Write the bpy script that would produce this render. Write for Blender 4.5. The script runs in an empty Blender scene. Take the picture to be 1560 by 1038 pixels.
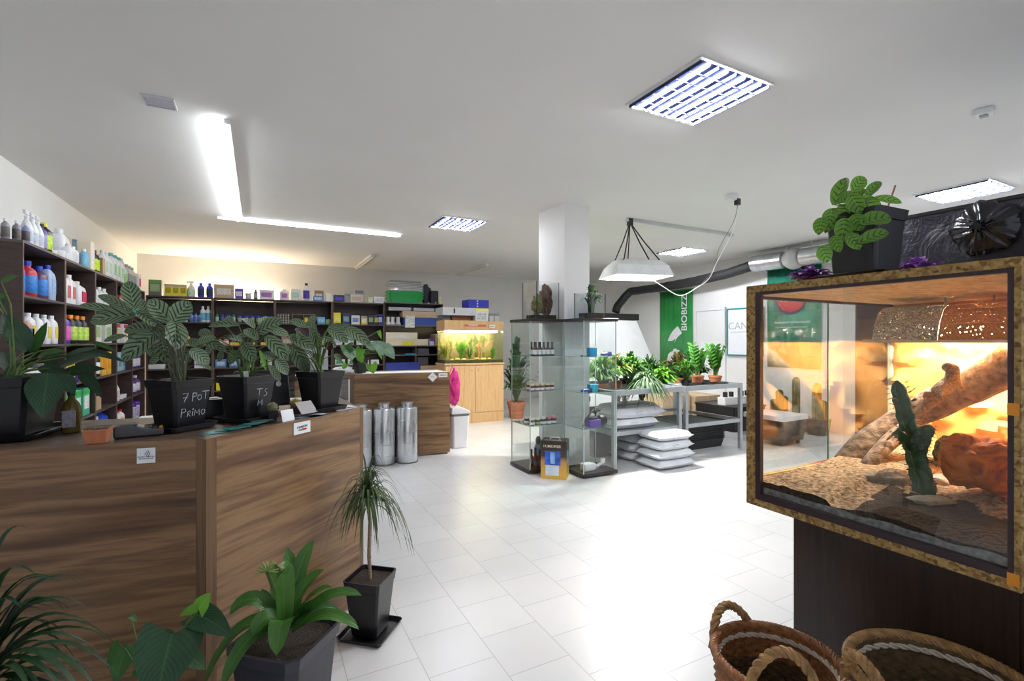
import bpy, math, random
from mathutils import Vector, Matrix, noise
random.seed(7)
C = bpy.context.scene.collection
S = bpy.context.scene
PI = math.pi
# ------------------------------------------------------------------ camera
F = 737.0
YAW = math.atan(386 / F)
SN, CN = math.sin(YAW), math.cos(YAW)
EYE = 1.40
cam_d = bpy.data.cameras.new('camera')
cam_d.sensor_width = 36
cam_d.lens = F / 1560 * 36
cam_d.clip_start = .02
cam = bpy.data.objects.new('camera', cam_d)
C.objects.link(cam)
cam.location = (0, 0, EYE)
cam.rotation_euler = (PI / 2, 0, -YAW)
S.camera = cam
# ------------------------------------------------------------------ world, exposure
w = bpy.data.worlds.new('world'); S.world = w
w.use_nodes = True
w.node_tree.nodes['Background'].inputs[0].default_value = (.8, .87, 1, 1)
w.node_tree.nodes['Background'].inputs[1].default_value = .58  # soft fill entering through the opening added in the front wall
S.view_settings.view_transform = 'Standard'
S.view_settings.look = 'None'
S.view_settings.gamma = 1
S.view_settings.use_curve_mapping = False
S.view_settings.exposure = 0.85
S.cycles.transparent_max_bounces = 24
S.cycles.max_bounces = 8
S.cycles.diffuse_bounces = 4
S.cycles.glossy_bounces = 4
S.cycles.sample_clamp_indirect = 6
S.cycles.caustics_reflective = False
S.cycles.caustics_refractive = False
# lamp strengths
E_PANEL = 200
E_PANEL_FAR = 150
E_STRIP = 26
E_GROW = 700
E_TERR = 150
E_BACK = 150
E_TANK = 80

# ------------------------------------------------------------------ measuring helpers (room axes: +Y along the left wall)
def ray(px, py):
    a = (px - 780) / F; b = (519.5 - py) / F
    return Vector((a * CN + SN, -a * SN + CN, b))
def at(px, py, d): return ray(px, py) * d + Vector((0, 0, EYE))
def atz(px, py, z):
    r = ray(px, py); return r * ((z - EYE) / r.z) + Vector((0, 0, EYE))
def atx(px, py, x):
    r = ray(px, py); return r * (x / r.x) + Vector((0, 0, EYE))
def aty(px, py, y):
    r = ray(px, py); return r * (y / r.y) + Vector((0, 0, EYE))

# ------------------------------------------------------------------ materials
MC = {}
def base_mat(name):
    m = bpy.data.materials.new(name); m.use_nodes = True
    nt = m.node_tree; b = nt.nodes['Principled BSDF']
    return m, nt, b
def N(nt, t, **k):
    n = nt.nodes.new(t)
    for a, v in k.items():
        if a.startswith('i_'): n.inputs[a[2:].replace('_', ' ')].default_value = v
        else: setattr(n, a, v)
    return n
def ramp(nt, stops, interp='LINEAR'):
    r = nt.nodes.new('ShaderNodeValToRGB'); e = r.color_ramp.elements
    r.color_ramp.interpolation = interp
    while len(e) < len(stops): e.new(.5)
    for i, (p, c) in enumerate(stops):
        e[i].position = p; e[i].color = (*c, 1)
    return r
def coords(nt, scale=(1, 1, 1), rot=(0, 0, 0), loc=(0, 0, 0), kind='Object'):
    t = nt.nodes.new('ShaderNodeTexCoord'); mp = nt.nodes.new('ShaderNodeMapping')
    mp.inputs['Scale'].default_value = scale; mp.inputs['Rotation'].default_value = rot; mp.inputs['Location'].default_value = loc
    nt.links.new(t.outputs[kind], mp.inputs[0]); return mp.outputs[0]
def mat(rgb, rough=.5, metal=0, var=.06, nscale=14, bump=0, alpha=1, coat=0, spec=.5, trans=0):
    key = (rgb, rough, metal, var, nscale, bump, alpha, coat, spec, trans)
    if key in MC: return MC[key]
    m, nt, b = base_mat('surface'); MC[key] = m
    no = N(nt, 'ShaderNodeTexNoise', i_Scale=nscale, i_Detail=4.0)
    nt.links.new(coords(nt), no.inputs['Vector'])
    r = ramp(nt, [(.3, tuple(max(0, x * (1 - var)) for x in rgb)), (.7, tuple(min(1, x * (1 + var)) for x in rgb))])
    nt.links.new(no.outputs['Fac'], r.inputs[0]); nt.links.new(r.outputs[0], b.inputs['Base Color'])
    b.inputs['Roughness'].default_value = rough; b.inputs['Metallic'].default_value = metal
    b.inputs['Specular IOR Level'].default_value = spec
    b.inputs['Coat Weight'].default_value = coat
    if bump:
        bp = N(nt, 'ShaderNodeBump', i_Strength=bump, i_Distance=.01)
        nt.links.new(no.outputs['Fac'], bp.inputs['Height']); nt.links.new(bp.outputs[0], b.inputs['Normal'])
    if trans:
        tr = N(nt, 'ShaderNodeBsdfTranslucent'); nt.links.new(r.outputs[0], tr.inputs[0])
        mx = N(nt, 'ShaderNodeMixShader', i_Fac=trans)
        nt.links.new(b.outputs[0], mx.inputs[1]); nt.links.new(tr.outputs[0], mx.inputs[2])
        nt.links.new(mx.outputs[0], nt.nodes['Material Output'].inputs[0])
    return m
def emit(rgb, s, name='lamp_glow'):
    key = ('e', rgb, s)
    if key in MC: return MC[key]
    m, nt, b = base_mat(name); MC[key] = m
    b.inputs['Base Color'].default_value = (*rgb, 1)
    b.inputs['Emission Color'].default_value = (*rgb, 1); b.inputs['Emission Strength'].default_value = s
    return m
def glass(tint=(.93, .97, .95), rough=0, extra=0.0, key=None):
    key = ('g', tint, rough, extra)
    if key in MC: return MC[key]
    m, nt, b = base_mat('clear_glass'); MC[key] = m
    nt.nodes.remove(b)
    geo = N(nt, 'ShaderNodeNewGeometry')
    mr = N(nt, 'ShaderNodeMapRange'); nt.links.new(geo.outputs['Backfacing'], mr.inputs[0])
    mr.inputs['To Min'].default_value = 1.5; mr.inputs['To Max'].default_value = 1 / 1.5
    fr = N(nt, 'ShaderNodeFresnel'); nt.links.new(mr.outputs[0], fr.inputs[0])
    add = N(nt, 'ShaderNodeMath', operation='ADD', use_clamp=True); nt.links.new(fr.outputs[0], add.inputs[0]); add.inputs[1].default_value = extra
    tr = N(nt, 'ShaderNodeBsdfTransparent'); tr.inputs[0].default_value = (*tint, 1)
    gl = N(nt, 'ShaderNodeBsdfGlossy'); gl.inputs['Roughness'].default_value = rough
    mx = N(nt, 'ShaderNodeMixShader')
    nt.links.new(add.outputs[0], mx.inputs[0]); nt.links.new(tr.outputs[0], mx.inputs[1]); nt.links.new(gl.outputs[0], mx.inputs[2])
    nt.links.new(mx.outputs[0], nt.nodes['Material Output'].inputs[0])
    return m
def wood(dark, mid, light, scale=(1.2, 1.2, 14), rough=.4, dist=1.2, tilt=0, nm='wood', fine=.25, seed=0):
    m, nt, b = base_mat(nm)
    v = coords(nt, scale, (0, tilt, 0), (seed, seed * .7, seed * 1.3))
    n1 = N(nt, 'ShaderNodeTexNoise', i_Scale=1.0, i_Detail=3.0, i_Distortion=dist, i_Roughness=.45)
    nt.links.new(v, n1.inputs['Vector'])
    v2 = coords(nt, tuple(x * 7 for x in scale), (0, tilt, 0))
    n2 = N(nt, 'ShaderNodeTexNoise', i_Scale=1.0, i_Detail=4.0)
    nt.links.new(v2, n2.inputs['Vector'])
    mx = N(nt, 'ShaderNodeMix', data_type='FLOAT'); mx.inputs[0].default_value = fine
    nt.links.new(n1.outputs['Fac'], mx.inputs[2]); nt.links.new(n2.outputs['Fac'], mx.inputs[3])
    r = ramp(nt, [(.3, dark), (.42, mid), (.5, light), (.56, mid), (.64, light), (.74, dark)])
    nt.links.new(mx.outputs[0], r.inputs[0]); nt.links.new(r.outputs[0], b.inputs['Base Color'])
    b.inputs['Roughness'].default_value = rough
    return m
def osb(scale=1, colors=((.12, .055, .014), (.31, .18, .045), (.47, .30, .10))):
    m, nt, b = base_mat('strand_board')
    v = coords(nt, (60 * scale, 110 * scale, 110 * scale), (0.3, .4, .5))
    vo = N(nt, 'ShaderNodeTexVoronoi', i_Scale=1.0, i_Randomness=1.0); nt.links.new(v, vo.inputs['Vector'])
    no = N(nt, 'ShaderNodeTexNoise', i_Scale=90.0 * scale, i_Detail=3.0); nt.links.new(coords(nt), no.inputs['Vector'])
    sp = N(nt, 'ShaderNodeSeparateColor'); nt.links.new(vo.outputs['Color'], sp.inputs[0])
    mx = N(nt, 'ShaderNodeMix', data_type='FLOAT'); mx.inputs[0].default_value = .4
    nt.links.new(sp.outputs[0], mx.inputs[2]); nt.links.new(no.outputs['Fac'], mx.inputs[3])
    r = ramp(nt, [(.18, colors[0]), (.45, colors[1]), (.8, colors[2])])
    nt.links.new(mx.outputs[0], r.inputs[0]); nt.links.new(r.outputs[0], b.inputs['Base Color'])
    b.inputs['Roughness'].default_value = .6
    return m
def leafmat(col, dark=None, stripes=0, back=None, rough=.4, slant=1.1, width=.5, trans=.18, rib=.0, name='leaf'):
    """leaf blade: UV u across (0..1), v along; optional chevron stripes"""
    m, nt, b = base_mat(name)
    uv = nt.nodes.new('ShaderNodeUVMap'); sp = N(nt, 'ShaderNodeSeparateXYZ'); nt.links.new(uv.outputs[0], sp.inputs[0])
    def mth(op, a, bb=None):
        n = N(nt, 'ShaderNodeMath', operation=op)
        for i, x in enumerate((a, bb)):
            if x is None: continue
            if isinstance(x, (int, float)): n.inputs[i].default_value = x
            else: nt.links.new(x, n.inputs[i])
        return n.outputs[0]
    au = mth('ABSOLUTE', mth('SUBTRACT', sp.outputs[0], .5))
    no = N(nt, 'ShaderNodeTexNoise', i_Scale=9.0, i_Detail=3.0); nt.links.new(coords(nt), no.inputs['Vector'])
    if stripes:
        ph = mth('ADD', mth('SUBTRACT', mth('MULTIPLY', sp.outputs[1], stripes), mth('MULTIPLY', au, slant * 2 * stripes * .22)), mth('MULTIPLY', no.outputs['Fac'], .25))
        fr = mth('FRACT', ph)
        tri = mth('ABSOLUTE', mth('SUBTRACT', fr, .5))
        edge = mth('MULTIPLY', au, .30)
        val = mth('ADD', tri, edge)
        r = ramp(nt, [(width * .5, dark), (width * .5 + .05, col)])
        nt.links.new(val, r.inputs[0])
    else:
        d = dark or tuple(x * .75 for x in col)
        r = ramp(nt, [(.35, d), (.65, col)]); nt.links.new(no.outputs['Fac'], r.inputs[0])
    colout = r.outputs[0]
    # midrib
    rb = ramp(nt, [(.012, (1, 1, 1)), (.03, (0, 0, 0))]); nt.links.new(au, rb.inputs[0])
    mr = N(nt, 'ShaderNodeMix', data_type='RGBA')
    nt.links.new(mth('MULTIPLY', rb.outputs[0], .55), mr.inputs[0]); nt.links.new(colout, mr.inputs[6])
    mr.inputs[7].default_value = (min(1, col[0] * 1.7 + .02), min(1, col[1] * 1.5 + .03), min(1, col[2] * 1.6 + .01), 1)
    colout = mr.outputs[2]
    if back:
        geo = N(nt, 'ShaderNodeNewGeometry'); mb = N(nt, 'ShaderNodeMix', data_type='RGBA')
        nt.links.new(geo.outputs['Backfacing'], mb.inputs[0]); nt.links.new(colout, mb.inputs[6]); mb.inputs[7].default_value = (*back, 1)
        colout = mb.outputs[2]
    nt.links.new(colout, b.inputs['Base Color'])
    b.inputs['Roughness'].default_value = rough; b.inputs['Specular IOR Level'].default_value = .45
    wv = mth('SINE', mth('ADD', mth('MULTIPLY', sp.outputs[1], 70.0), mth('MULTIPLY', au, -60.0)))
    bp = N(nt, 'ShaderNodeBump', i_Strength=.25, i_Distance=.002); nt.links.new(wv, bp.inputs['Height']); nt.links.new(bp.outputs[0], b.inputs['Normal'])
    tr = N(nt, 'ShaderNodeBsdfTranslucent'); nt.links.new(colout, tr.inputs[0])
    mx = N(nt, 'ShaderNodeMixShader', i_Fac=trans)
    nt.links.new(b.outputs[0], mx.inputs[1]); nt.links.new(tr.outputs[0], mx.inputs[2])
    nt.links.new(mx.outputs[0], nt.nodes['Material Output'].inputs[0])
    return m

# ------------------------------------------------------------------ mesh helper
class G:
    def __init__(s): s.v = []; s.f = []; s.uv = []; s.mi = []; s.cur = 0
    def face(s, idx, uv=None): s.f.append(idx); s.uv.append(uv); s.mi.append(s.cur)
    def add(s, vs):
        n = len(s.v); s.v += [Vector(p) for p in vs]; return n
    def box(s, x0, y0, z0, x1, y1, z1):
        n = s.add([(x0, y0, z0), (x1, y0, z0), (x1, y1, z0), (x0, y1, z0), (x0, y0, z1), (x1, y0, z1), (x1, y1, z1), (x0, y1, z1)])
        for q in ((3, 2, 1, 0), (4, 5, 6, 7), (0, 1, 5, 4), (1, 2, 6, 5), (2, 3, 7, 6), (3, 0, 4, 7)): s.face([n + i for i in q])
        return s
    def cbox(s, c, size, rz=0, M=None):
        a, b, c2 = (x / 2 for x in size); n0 = len(s.v)
        s.box(-a, -b, -c2, a, b, c2)
        R = (M.to_4x4() if M else Matrix.Rotation(rz, 4, 'Z'))
        for i in range(n0, len(s.v)): s.v[i] = R @ s.v[i] + Vector(c)
        return s
    def bar(s, a, b, w, h=None, up=Vector((0, 0, 1))):
        a, b = Vector(a), Vector(b); h = h or w; d = (b - a)
        L = d.length; d.normalize()
        if abs(d.dot(up)) > .99: up = Vector((0, 1, 0))
        x = d.cross(up).normalized(); y = x.cross(d)
        n = s.add([a + x * i * w / 2 + y * j * h / 2 for i, j in ((-1, -1), (1, -1), (1, 1), (-1, 1))] + [b + x * i * w / 2 + y * j * h / 2 for i, j in ((-1, -1), (1, -1), (1, 1), (-1, 1))])
        for q in ((0, 1, 2, 3), (7, 6, 5, 4), (0, 4, 5, 1), (1, 5, 6, 2), (2, 6, 7, 3), (3, 7, 4, 0)): s.face([n + i for i in q])
        return s
    def tube(s, pts, r, seg=8, cap=True):
        pts = [Vector(p) for p in pts]; n = len(pts)
        rs = r if isinstance(r, (list, tuple)) else [r] * n
        up = Vector((0, 0, 1)); prev = None; base = len(s.v)
        for i, p in enumerate(pts):
            d = (pts[min(i + 1, n - 1)] - pts[max(i - 1, 0)]).normalized()
            if prev is None:
                x = d.cross(up)
                if x.length < .05: x = d.cross(Vector((0, 1, 0)))
            else: x = prev - d * prev.dot(d)
            x.normalize(); prev = x; y = d.cross(x)
            s.add([p + (x * math.cos(2 * PI * k / seg) + y * math.sin(2 * PI * k / seg)) * rs[i] for k in range(seg)])
        for i in range(n - 1):
            for k in range(seg):
                a = base + i * seg + k; b = base + i * seg + (k + 1) % seg
                s.face([a, b, b + seg, a + seg])
        if cap:
            s.face([base + k for k in range(seg)][::-1]); s.face([base + (n - 1) * seg + k for k in range(seg)])
        return s
    def lathe(s, prof, seg=16, c=(0, 0, 0), sx=1, sy=1, pw=1, closed=False):
        """prof: (r,z) list; pw<1 squares the section"""
        base = len(s.v); c = Vector(c)
        for r, z in prof:
            for k in range(seg):
                a = 2 * PI * (k + .5) / seg; ca, sa = math.cos(a), math.sin(a)
                if pw != 1: ca = math.copysign(abs(ca) ** pw, ca); sa = math.copysign(abs(sa) ** pw, sa)
                s.v.append(Vector((ca * r * sx, sa * r * sy, z)) + c)
        n = len(prof)
        for i in range(n - 1 + (1 if closed else 0)):
            j = (i + 1) % n
            for k in range(seg):
                k2 = (k + 1) % seg
                s.face([base + i * seg + k, base + i * seg + k2, base + j * seg + k2, base + j * seg + k])
        if not closed:
            s.face([base + k for k in range(seg)][::-1]); s.face([base + (n - 1) * seg + k for k in range(seg)])
        return s
    def prism(s, poly, z0, z1):
        n = len(poly); b = s.add([(x, y, z0) for x, y in poly] + [(x, y, z1) for x, y in poly])
        s.face([b + i for i in range(n)][::-1]); s.face([b + n + i for i in range(n)])
        for i in range(n): j = (i + 1) % n; s.face([b + i, b + j, b + n + j, b + n + i])
        return s
    def extr(s, poly, axis, a0, a1):
        """polygon in the two other axes, extruded along axis"""
        n = len(poly)
        def mk(p, a):
            return {0: (a, p[0], p[1]), 1: (p[0], a, p[1]), 2: (p[0], p[1], a)}[axis]
        b = s.add([mk(p, a0) for p in poly] + [mk(p, a1) for p in poly])
        s.face([b + i for i in range(n)][::-1]); s.face([b + n + i for i in range(n)])
        for i in range(n): j = (i + 1) % n; s.face([b + i, b + j, b + n + j, b + n + i])
        return s
    def taper(s, w0, w1, z0, z1, ch=.0, wall=0, d0=None, d1=None):
        """square tapered body, optional open top with wall thickness"""
        def ring(wx, wy, z):
            k = min(wx, wy) * ch
            return [(-wx + k, -wy, z), (wx - k, -wy, z), (wx, -wy + k, z), (wx, wy - k, z), (wx - k, wy, z), (-wx + k, wy, z), (-wx, wy - k, z), (-wx, -wy + k, z)]
        d0 = d0 or w0; d1 = d1 or w1
        rings = [ring(w0 / 2, d0 / 2, z0), ring(w1 / 2, d1 / 2, z1)]
        if wall: rings += [ring(w1 / 2 - wall, d1 / 2 - wall, z1), ring(w0 / 2 - wall, d0 / 2 - wall, z0 + wall)]
        b = len(s.v)
        for r in rings: s.add(r)
        for i in range(len(rings) - 1):
            for k in range(8): k2 = (k + 1) % 8; s.face([b + i * 8 + k, b + i * 8 + k2, b + i * 8 + 8 + k2, b + i * 8 + 8 + k])
        s.face([b + k for k in range(8)][::-1]); e = b + (len(rings) - 1) * 8; s.face([e + k for k in range(8)])
        return s
    def blob(s, c, size, amp=.18, seed=0, freq=1.6, sub=3, flat=None):
        import bmesh
        bm = bmesh.new(); bmesh.ops.create_icosphere(bm, subdivisions=sub, radius=1)
        b = len(s.v)
        for v in bm.verts:
            p = v.co.copy(); k = 1 + amp * noise.fractal(p * freq + Vector((seed * 3.1, seed, -seed)), 1, 2, 3)
            p = Vector((p.x * size[0], p.y * size[1], p.z * size[2])) * k
            if flat is not None: p.z = max(p.z, flat * size[2])
            s.v.append(p + Vector(c))
        for f in bm.faces: s.face([b + v.index for v in f.verts])
        bm.free(); return s
    def leaf(s, a, c, b, w, n=None, seg=9, fold=.25, shape=0, wav=0):
        """blade along the quadratic curve a,c,b; w full width; n: side the blade faces; shape 0 oval,1 lance,2 strap,3 heart"""
        a, b, c = Vector(a), Vector(b), Vector(c)
        n = Vector(n if n is not None else (0, 0, 1)).normalized(); base = len(s.v); us = (0, .25, .5, .75, 1)
        for i in range(seg + 1):
            t = i / seg; p = a * (1 - t) ** 2 + c * 2 * t * (1 - t) + b * t * t
            d = ((c - a) * (1 - t) + (b - c) * t)
            if d.length < 1e-6: d = b - a
            d.normalize(); x = d.cross(n)
            if x.length < .08: x = d.cross(Vector((.3, .5, .8)))
            x.normalize(); up = x.cross(d)
            if shape == 0: ww = math.sin(PI * min(1, .04 + t * .96)) ** .62
            elif shape == 1: ww = math.sin(PI * (.03 + .97 * t) ** .75) ** .9
            elif shape == 2: ww = (.55 + .45 * math.sin(PI * t ** .8)) * (1 if t < .8 else max(.04, math.cos((t - .8) / .2 * PI / 2)) ** .6)
            else: ww = (1.0 * math.sin(PI * (.16 + .84 * t) ** .62) ** .8)
            if t >= 1: ww = .02
            for u in us:
                k = (u - .5) * w * ww; h = -abs(u - .5) * w * ww * fold * -1
                off = Vector((0, 0, 0))
                if shape == 3 and t < .3: off = d * (-abs(u - .5) * w * .5 * (1 - t / .3))
                s.v.append(p + x * k + up * (h + (math.sin(t * 17 + u * 5) * wav * w * abs(u - .5))) + off)
        for i in range(seg):
            for j in range(4):
                q = base + i * 5 + j
                s.face([q, q + 1, q + 6, q + 5], [(us[j], i / seg), (us[j + 1], i / seg), (us[j + 1], (i + 1) / seg), (us[j], (i + 1) / seg)])
        return s
def _build(s, name, m=None, parent=None, smooth=False, label=None, bevel=0, solid=0):
    # smooth surfaces keep crisp edges above 40 degrees
    me_sm = smooth
    me = bpy.data.meshes.new(name); me.from_pydata([tuple(p) for p in s.v], [], s.f)
    if any(u for u in s.uv):
        ul = me.uv_layers.new(name='UVMap'); k = 0
        for f, u in zip(s.f, s.uv):
            for i in range(len(f)):
                if u: ul.data[k].uv = u[i]
                k += 1
    for x in (m if isinstance(m, (list, tuple)) else [m]): me.materials.append(x)
    me.polygons.foreach_set('material_index', s.mi)
    if me_sm:
        me.polygons.foreach_set('use_smooth', [True] * len(me.polygons))
        me.set_sharp_from_angle(angle=math.radians(50))
    me.update()
    o = bpy.data.objects.new(name, me); C.objects.link(o)
    if parent: o.parent = parent
    if label: o['label'] = label
    if bevel:
        bv = o.modifiers.new('edge', 'BEVEL'); bv.width = bevel; bv.segments = 2; bv.limit_method = 'ANGLE'
    if solid:
        sd = o.modifiers.new('thickness', 'SOLIDIFY'); sd.thickness = solid; sd.offset = 0
    return o
G.build = _build
def tag(o, label, cat, group=None, kind=None):
    if label: o['label'] = label
    if cat: o['category'] = cat
    if group: o['group'] = group
    if kind: o['kind'] = kind
    return o
def thing(name, label, cat, loc=(0, 0, 0), rz=0, group=None):
    o = bpy.data.objects.new(name, None); C.objects.link(o); o.empty_display_size = .05
    o.location = loc; o.rotation_euler = (0, 0, rz)
    return tag(o, label, cat, group)
def place(o, loc, rz=0):
    o.location = loc; o.rotation_euler = (0, 0, rz); return o
def struct(o): o['kind'] = 'structure'; return o
def copy_tree(o, parent=None):
    c = o.copy(); C.objects.link(c); c.parent = parent
    for ch in list(o.children): copy_tree(ch, c)
    return c
def text(body, size, origin, right, up, m, parent, name='lettering', ext=.0008, align='CENTER', bold=0):
    """lettering as a thin mesh; origin, right and up in the parent's space"""
    cu = bpy.data.curves.new('letters', 'FONT'); cu.body = body; cu.size = size; cu.extrude = ext; cu.align_x = align; cu.align_y = 'CENTER'
    cu.offset = bold
    t = bpy.data.objects.new('letters', cu); C.objects.link(t)
    dg = bpy.context.evaluated_depsgraph_get(); dg.update()
    me = bpy.data.meshes.new_from_object(t.evaluated_get(dg))
    bpy.data.objects.remove(t)
    r, u = Vector(right).normalized(), Vector(up).normalized(); nn = r.cross(u)
    M = Matrix((r, u, nn)).transposed().to_4x4(); M.translation = Vector(origin)
    me.transform(M); me.materials.clear(); me.materials.append(m)
    o = bpy.data.objects.new(name, me); C.objects.link(o)
    if parent: o.parent = parent
    return o

# ------------------------------------------------------------------ common materials
WHITE = (.8, .8, .8)
m_wall = mat((.80, .79, .77), .8, var=.02, nscale=3)
m_ceil = mat((.80, .79, .775), .85, var=.015, nscale=1.5)
m_black = mat((.012, .012, .014), .35, var=.1)
m_blackm = mat((.02, .02, .022), .6, var=.15)
m_white = mat(WHITE, .4, var=.02)
m_wplas = mat((.78, .79, .82), .35, var=.02)
m_alu = mat((.62, .64, .66), .3, 1, var=.05)
m_galv = mat((.72, .75, .78), .28, 1, var=.12, nscale=8)
m_steel = mat((.45, .49, .5), .4, .6, var=.05)
m_card = mat((.55, .40, .25), .8, var=.06, nscale=20)
m_soil = mat((.05, .035, .025), .95, var=.6, nscale=160, bump=1)
m_terra = mat((.50, .17, .08), .8, var=.12, nscale=25)
m_dkwood = wood((.028, .017, .015), (.045, .028, .023), (.065, .04, .033), (5, 5, 40), .5, nm='dark_laminate', dist=.3)
m_dkwood_edge = mat((.12, .075, .06), .5, var=.15, nscale=30)
m_walnut = wood((.045, .020, .010), (.155, .080, .038), (.28, .160, .075), (.42, .42, 6.5), .38, 1.0, -.10, 'walnut_laminate', .26)
m_walnut_d = wood((.045, .021, .011), (.165, .085, .040), (.30, .175, .082), (.42, .42, 5.5), .38, 1.1, -.16, 'walnut_laminate', .26, 4)
m_walnut_v = wood((.07, .035, .018), (.14, .075, .035), (.19, .105, .05), (30, 30, 1.0), .4, .5, 0, 'walnut_post', .3)
m_beech = wood((.50, .29, .12), (.60, .36, .16), (.68, .44, .21), (22, 22, 1.2), .4, .4, 0, 'oak_laminate', .35)
m_paper = mat((.85, .86, .88), .6, var=.02)
m_glass = glass((.985, .998, .995))
m_glass_edge = mat((.25, .55, .48), .15, 0, var=.05, trans=.3)

# ------------------------------------------------------------------ room
XL, XR, YF, YB, ZC = -1.85, 7.75, -1.6, 10.35, 2.9
fm, nt, b = base_mat('floor_tiles')
v = coords(nt, (1, 1, 1), (0, 0, 0), (0, 0, 0))
sp = N(nt, 'ShaderNodeSeparateXYZ'); nt.links.new(v, sp.inputs[0])
cb = N(nt, 'ShaderNodeCombineXYZ')
ax = N(nt, 'ShaderNodeMath', operation='ADD'); ax.inputs[1].default_value = -.625 + 3.0; nt.links.new(sp.outputs[0], ax.inputs[0])
ay = N(nt, 'ShaderNodeMath', operation='ADD'); ay.inputs[1].default_value = -2.08 + 2.9 ; nt.links.new(sp.outputs[1], ay.inputs[0])
nt.links.new(ay.outputs[0], cb.inputs[0]); nt.links.new(ax.outputs[0], cb.inputs[1])
br = N(nt, 'ShaderNodeTexBrick', offset=.5, offset_frequency=2)
br.inputs['Scale'].default_value = 1; br.inputs['Mortar Size'].default_value = .0022; br.inputs['Mortar Smooth'].default_value = .3
br.inputs['Brick Width'].default_value = .29; br.inputs['Row Height'].default_value = .30; br.inputs['Bias'].default_value = 0
br.inputs['Color1'].default_value = (.74, .735, .73, 1); br.inputs['Color2'].default_value = (.78, .775, .77, 1); br.inputs['Mortar'].default_value = (.50, .50, .51, 1)
nt.links.new(cb.outputs[0], br.inputs['Vector'])
no = N(nt, 'ShaderNodeTexNoise', i_Scale=2.2, i_Detail=6.0); nt.links.new(v, no.inputs['Vector'])
rr = ramp(nt, [(.3, (.93, .93, .93)), (.7, (1, 1, 1))]); nt.links.new(no.outputs['Fac'], rr.inputs[0])
mm = N(nt, 'ShaderNodeMix', data_type='RGBA', blend_type='MULTIPLY'); mm.inputs[0].default_value = 1
nt.links.new(br.outputs['Color'], mm.inputs[6]); nt.links.new(rr.outputs[0], mm.inputs[7]); nt.links.new(mm.outputs[2], b.inputs['Base Color'])
b.inputs['Roughness'].default_value = .32
struct(G().box(XL - .1, YF - .1, -.1, XR + .1, YB + .1, 0).build('floor', fm))
struct(G().box(XL - .1, YF - .1, ZC, XR + .1, YB + .1, ZC + .1).build('ceiling', m_ceil))
struct(G().box(XL - .1, YF, 0, XL, YB, ZC).build('wall_left', m_wall))
struct(G().box(XL - .1, YB, 0, XR + .1, YB + .1, ZC).build('wall_back', m_wall))
struct(G().box(XR, YF, 0, XR + .1, YB, ZC).build('wall_right', m_wall))
g = G().box(XL - .1, YF - .1, 0, XR + .1, YF, .35).box(XL - .1, YF - .1, 2.6, XR + .1, YF, ZC).box(XL - .1, YF - .1, .35, XL + .3, YF, 2.6).box(5.2, YF - .1, .35, XR + .1, YF, 2.6)  # unseen wall; its wide opening is added so world light fills the foreground
struct(g.build('wall_front', m_wall))
struct(G().box(2.935, 4.38, 0, 3.27, 4.92, ZC).build('trim_1', m_wall, label='white square column behind the glass cabinets'))
# door in the right wall
d = G().box(-.035, 0, 0, 0, .6, 1.97).build('door_1', mat((.82, .82, .8), .5, var=.01)); struct(d); d.location = (XR - .002, 6.21, 0)
fr = G(); fr.box(-.05, -.06, 0, .0, -.003, 2.03).box(-.05, .603, 0, .0, .66, 2.03).box(-.05, -.003, 1.975, .0, .603, 2.03)
fr.build('door_frame', m_white, d)
h = G().tube([(-.035, .06, 1.05), (-.085, .06, 1.05), (-.09, .16, 1.05)], .009).box(-.04, .035, .93, -.033, .08, 1.12); h.build('door_handle', m_alu, d)

# ------------------------------------------------------------------ ceiling lamps
def panel(x, y, L, g, strength, lit=4, rot=0, cross=5):
    """recessed louvre lamp 60 x 60 cm"""
    t = thing('ceiling_light', L, 'ceiling light', (x, y, ZC), rot, g)
    f = G(); w = .30
    for q in ((-w, -w, w, -w + .018), (-w, w - .018, w, w), (-w, -w + .018, -w + .018, w - .018), (w - .018, -w + .018, w, w - .018)):
        f.box(q[0], q[1], -.012, q[2], q[3], -.001)
    f.build('frame', m_white, t)
    G().box(-w + .02, -w + .02, -.006, w - .02, w - .02, -.0015).build('reflector', mat((.010, .012, .030), .9, 0, var=.5, nscale=18, spec=0), t)
    n = 4
    for i in range(n):
        X = -.282 + .141 * i + .0705
        G().tube([(X, -.27, -.014), (X, .27, -.014)], .009, 8).build('tube', emit((.90, .93, 1), strength), t)
    lo = G(); 
    for i in range(5): lo.box(-.282 + .141 * i - .0035, -.28, -.028, -.282 + .141 * i + .0035, .28, -.006)
    for j in range(1, cross + 1):
        Y = -.28 + .56 * j / (cross + 1)
        for i in range(4): lo.box(-.2785 + .141 * i, Y - .002, -.026, -.2785 + .141 * i + .134, Y + .002, -.018)
    lo.build('louvre', mat((.06, .065, .12), .8, 0, var=.2, nscale=30, spec=0), t)
    return t
panel(2.36, 2.085, 'large bright louvred ceiling light nearest the viewer, right of the column', 'louvred ceiling lights', E_PANEL)
panel(2.25, 5.81, 'small bright louvred ceiling light left of the column', 'louvred ceiling lights', E_PANEL_FAR)
panel(6.28, 5.87, 'louvred ceiling light above the duct, behind the hanging grow lamp', 'louvred ceiling lights', E_PANEL_FAR, rot=0)
panel(6.26, 2.2, 'blueish louvred ceiling light above the black tent at right', 'louvred ceiling lights', E_PANEL_FAR * .9)
t = thing('ceiling_vent', 'small unlit louvred ceiling fixture at upper left, beside the lit strip', 'ceiling vent', (-.551, 3.708, ZC), 0)
G().box(-.08, -.075, -.008, .08, .075, -.001).build('backing', mat((.55, .55, .62), .4, var=.2, nscale=60), t)
f = G()
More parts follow.
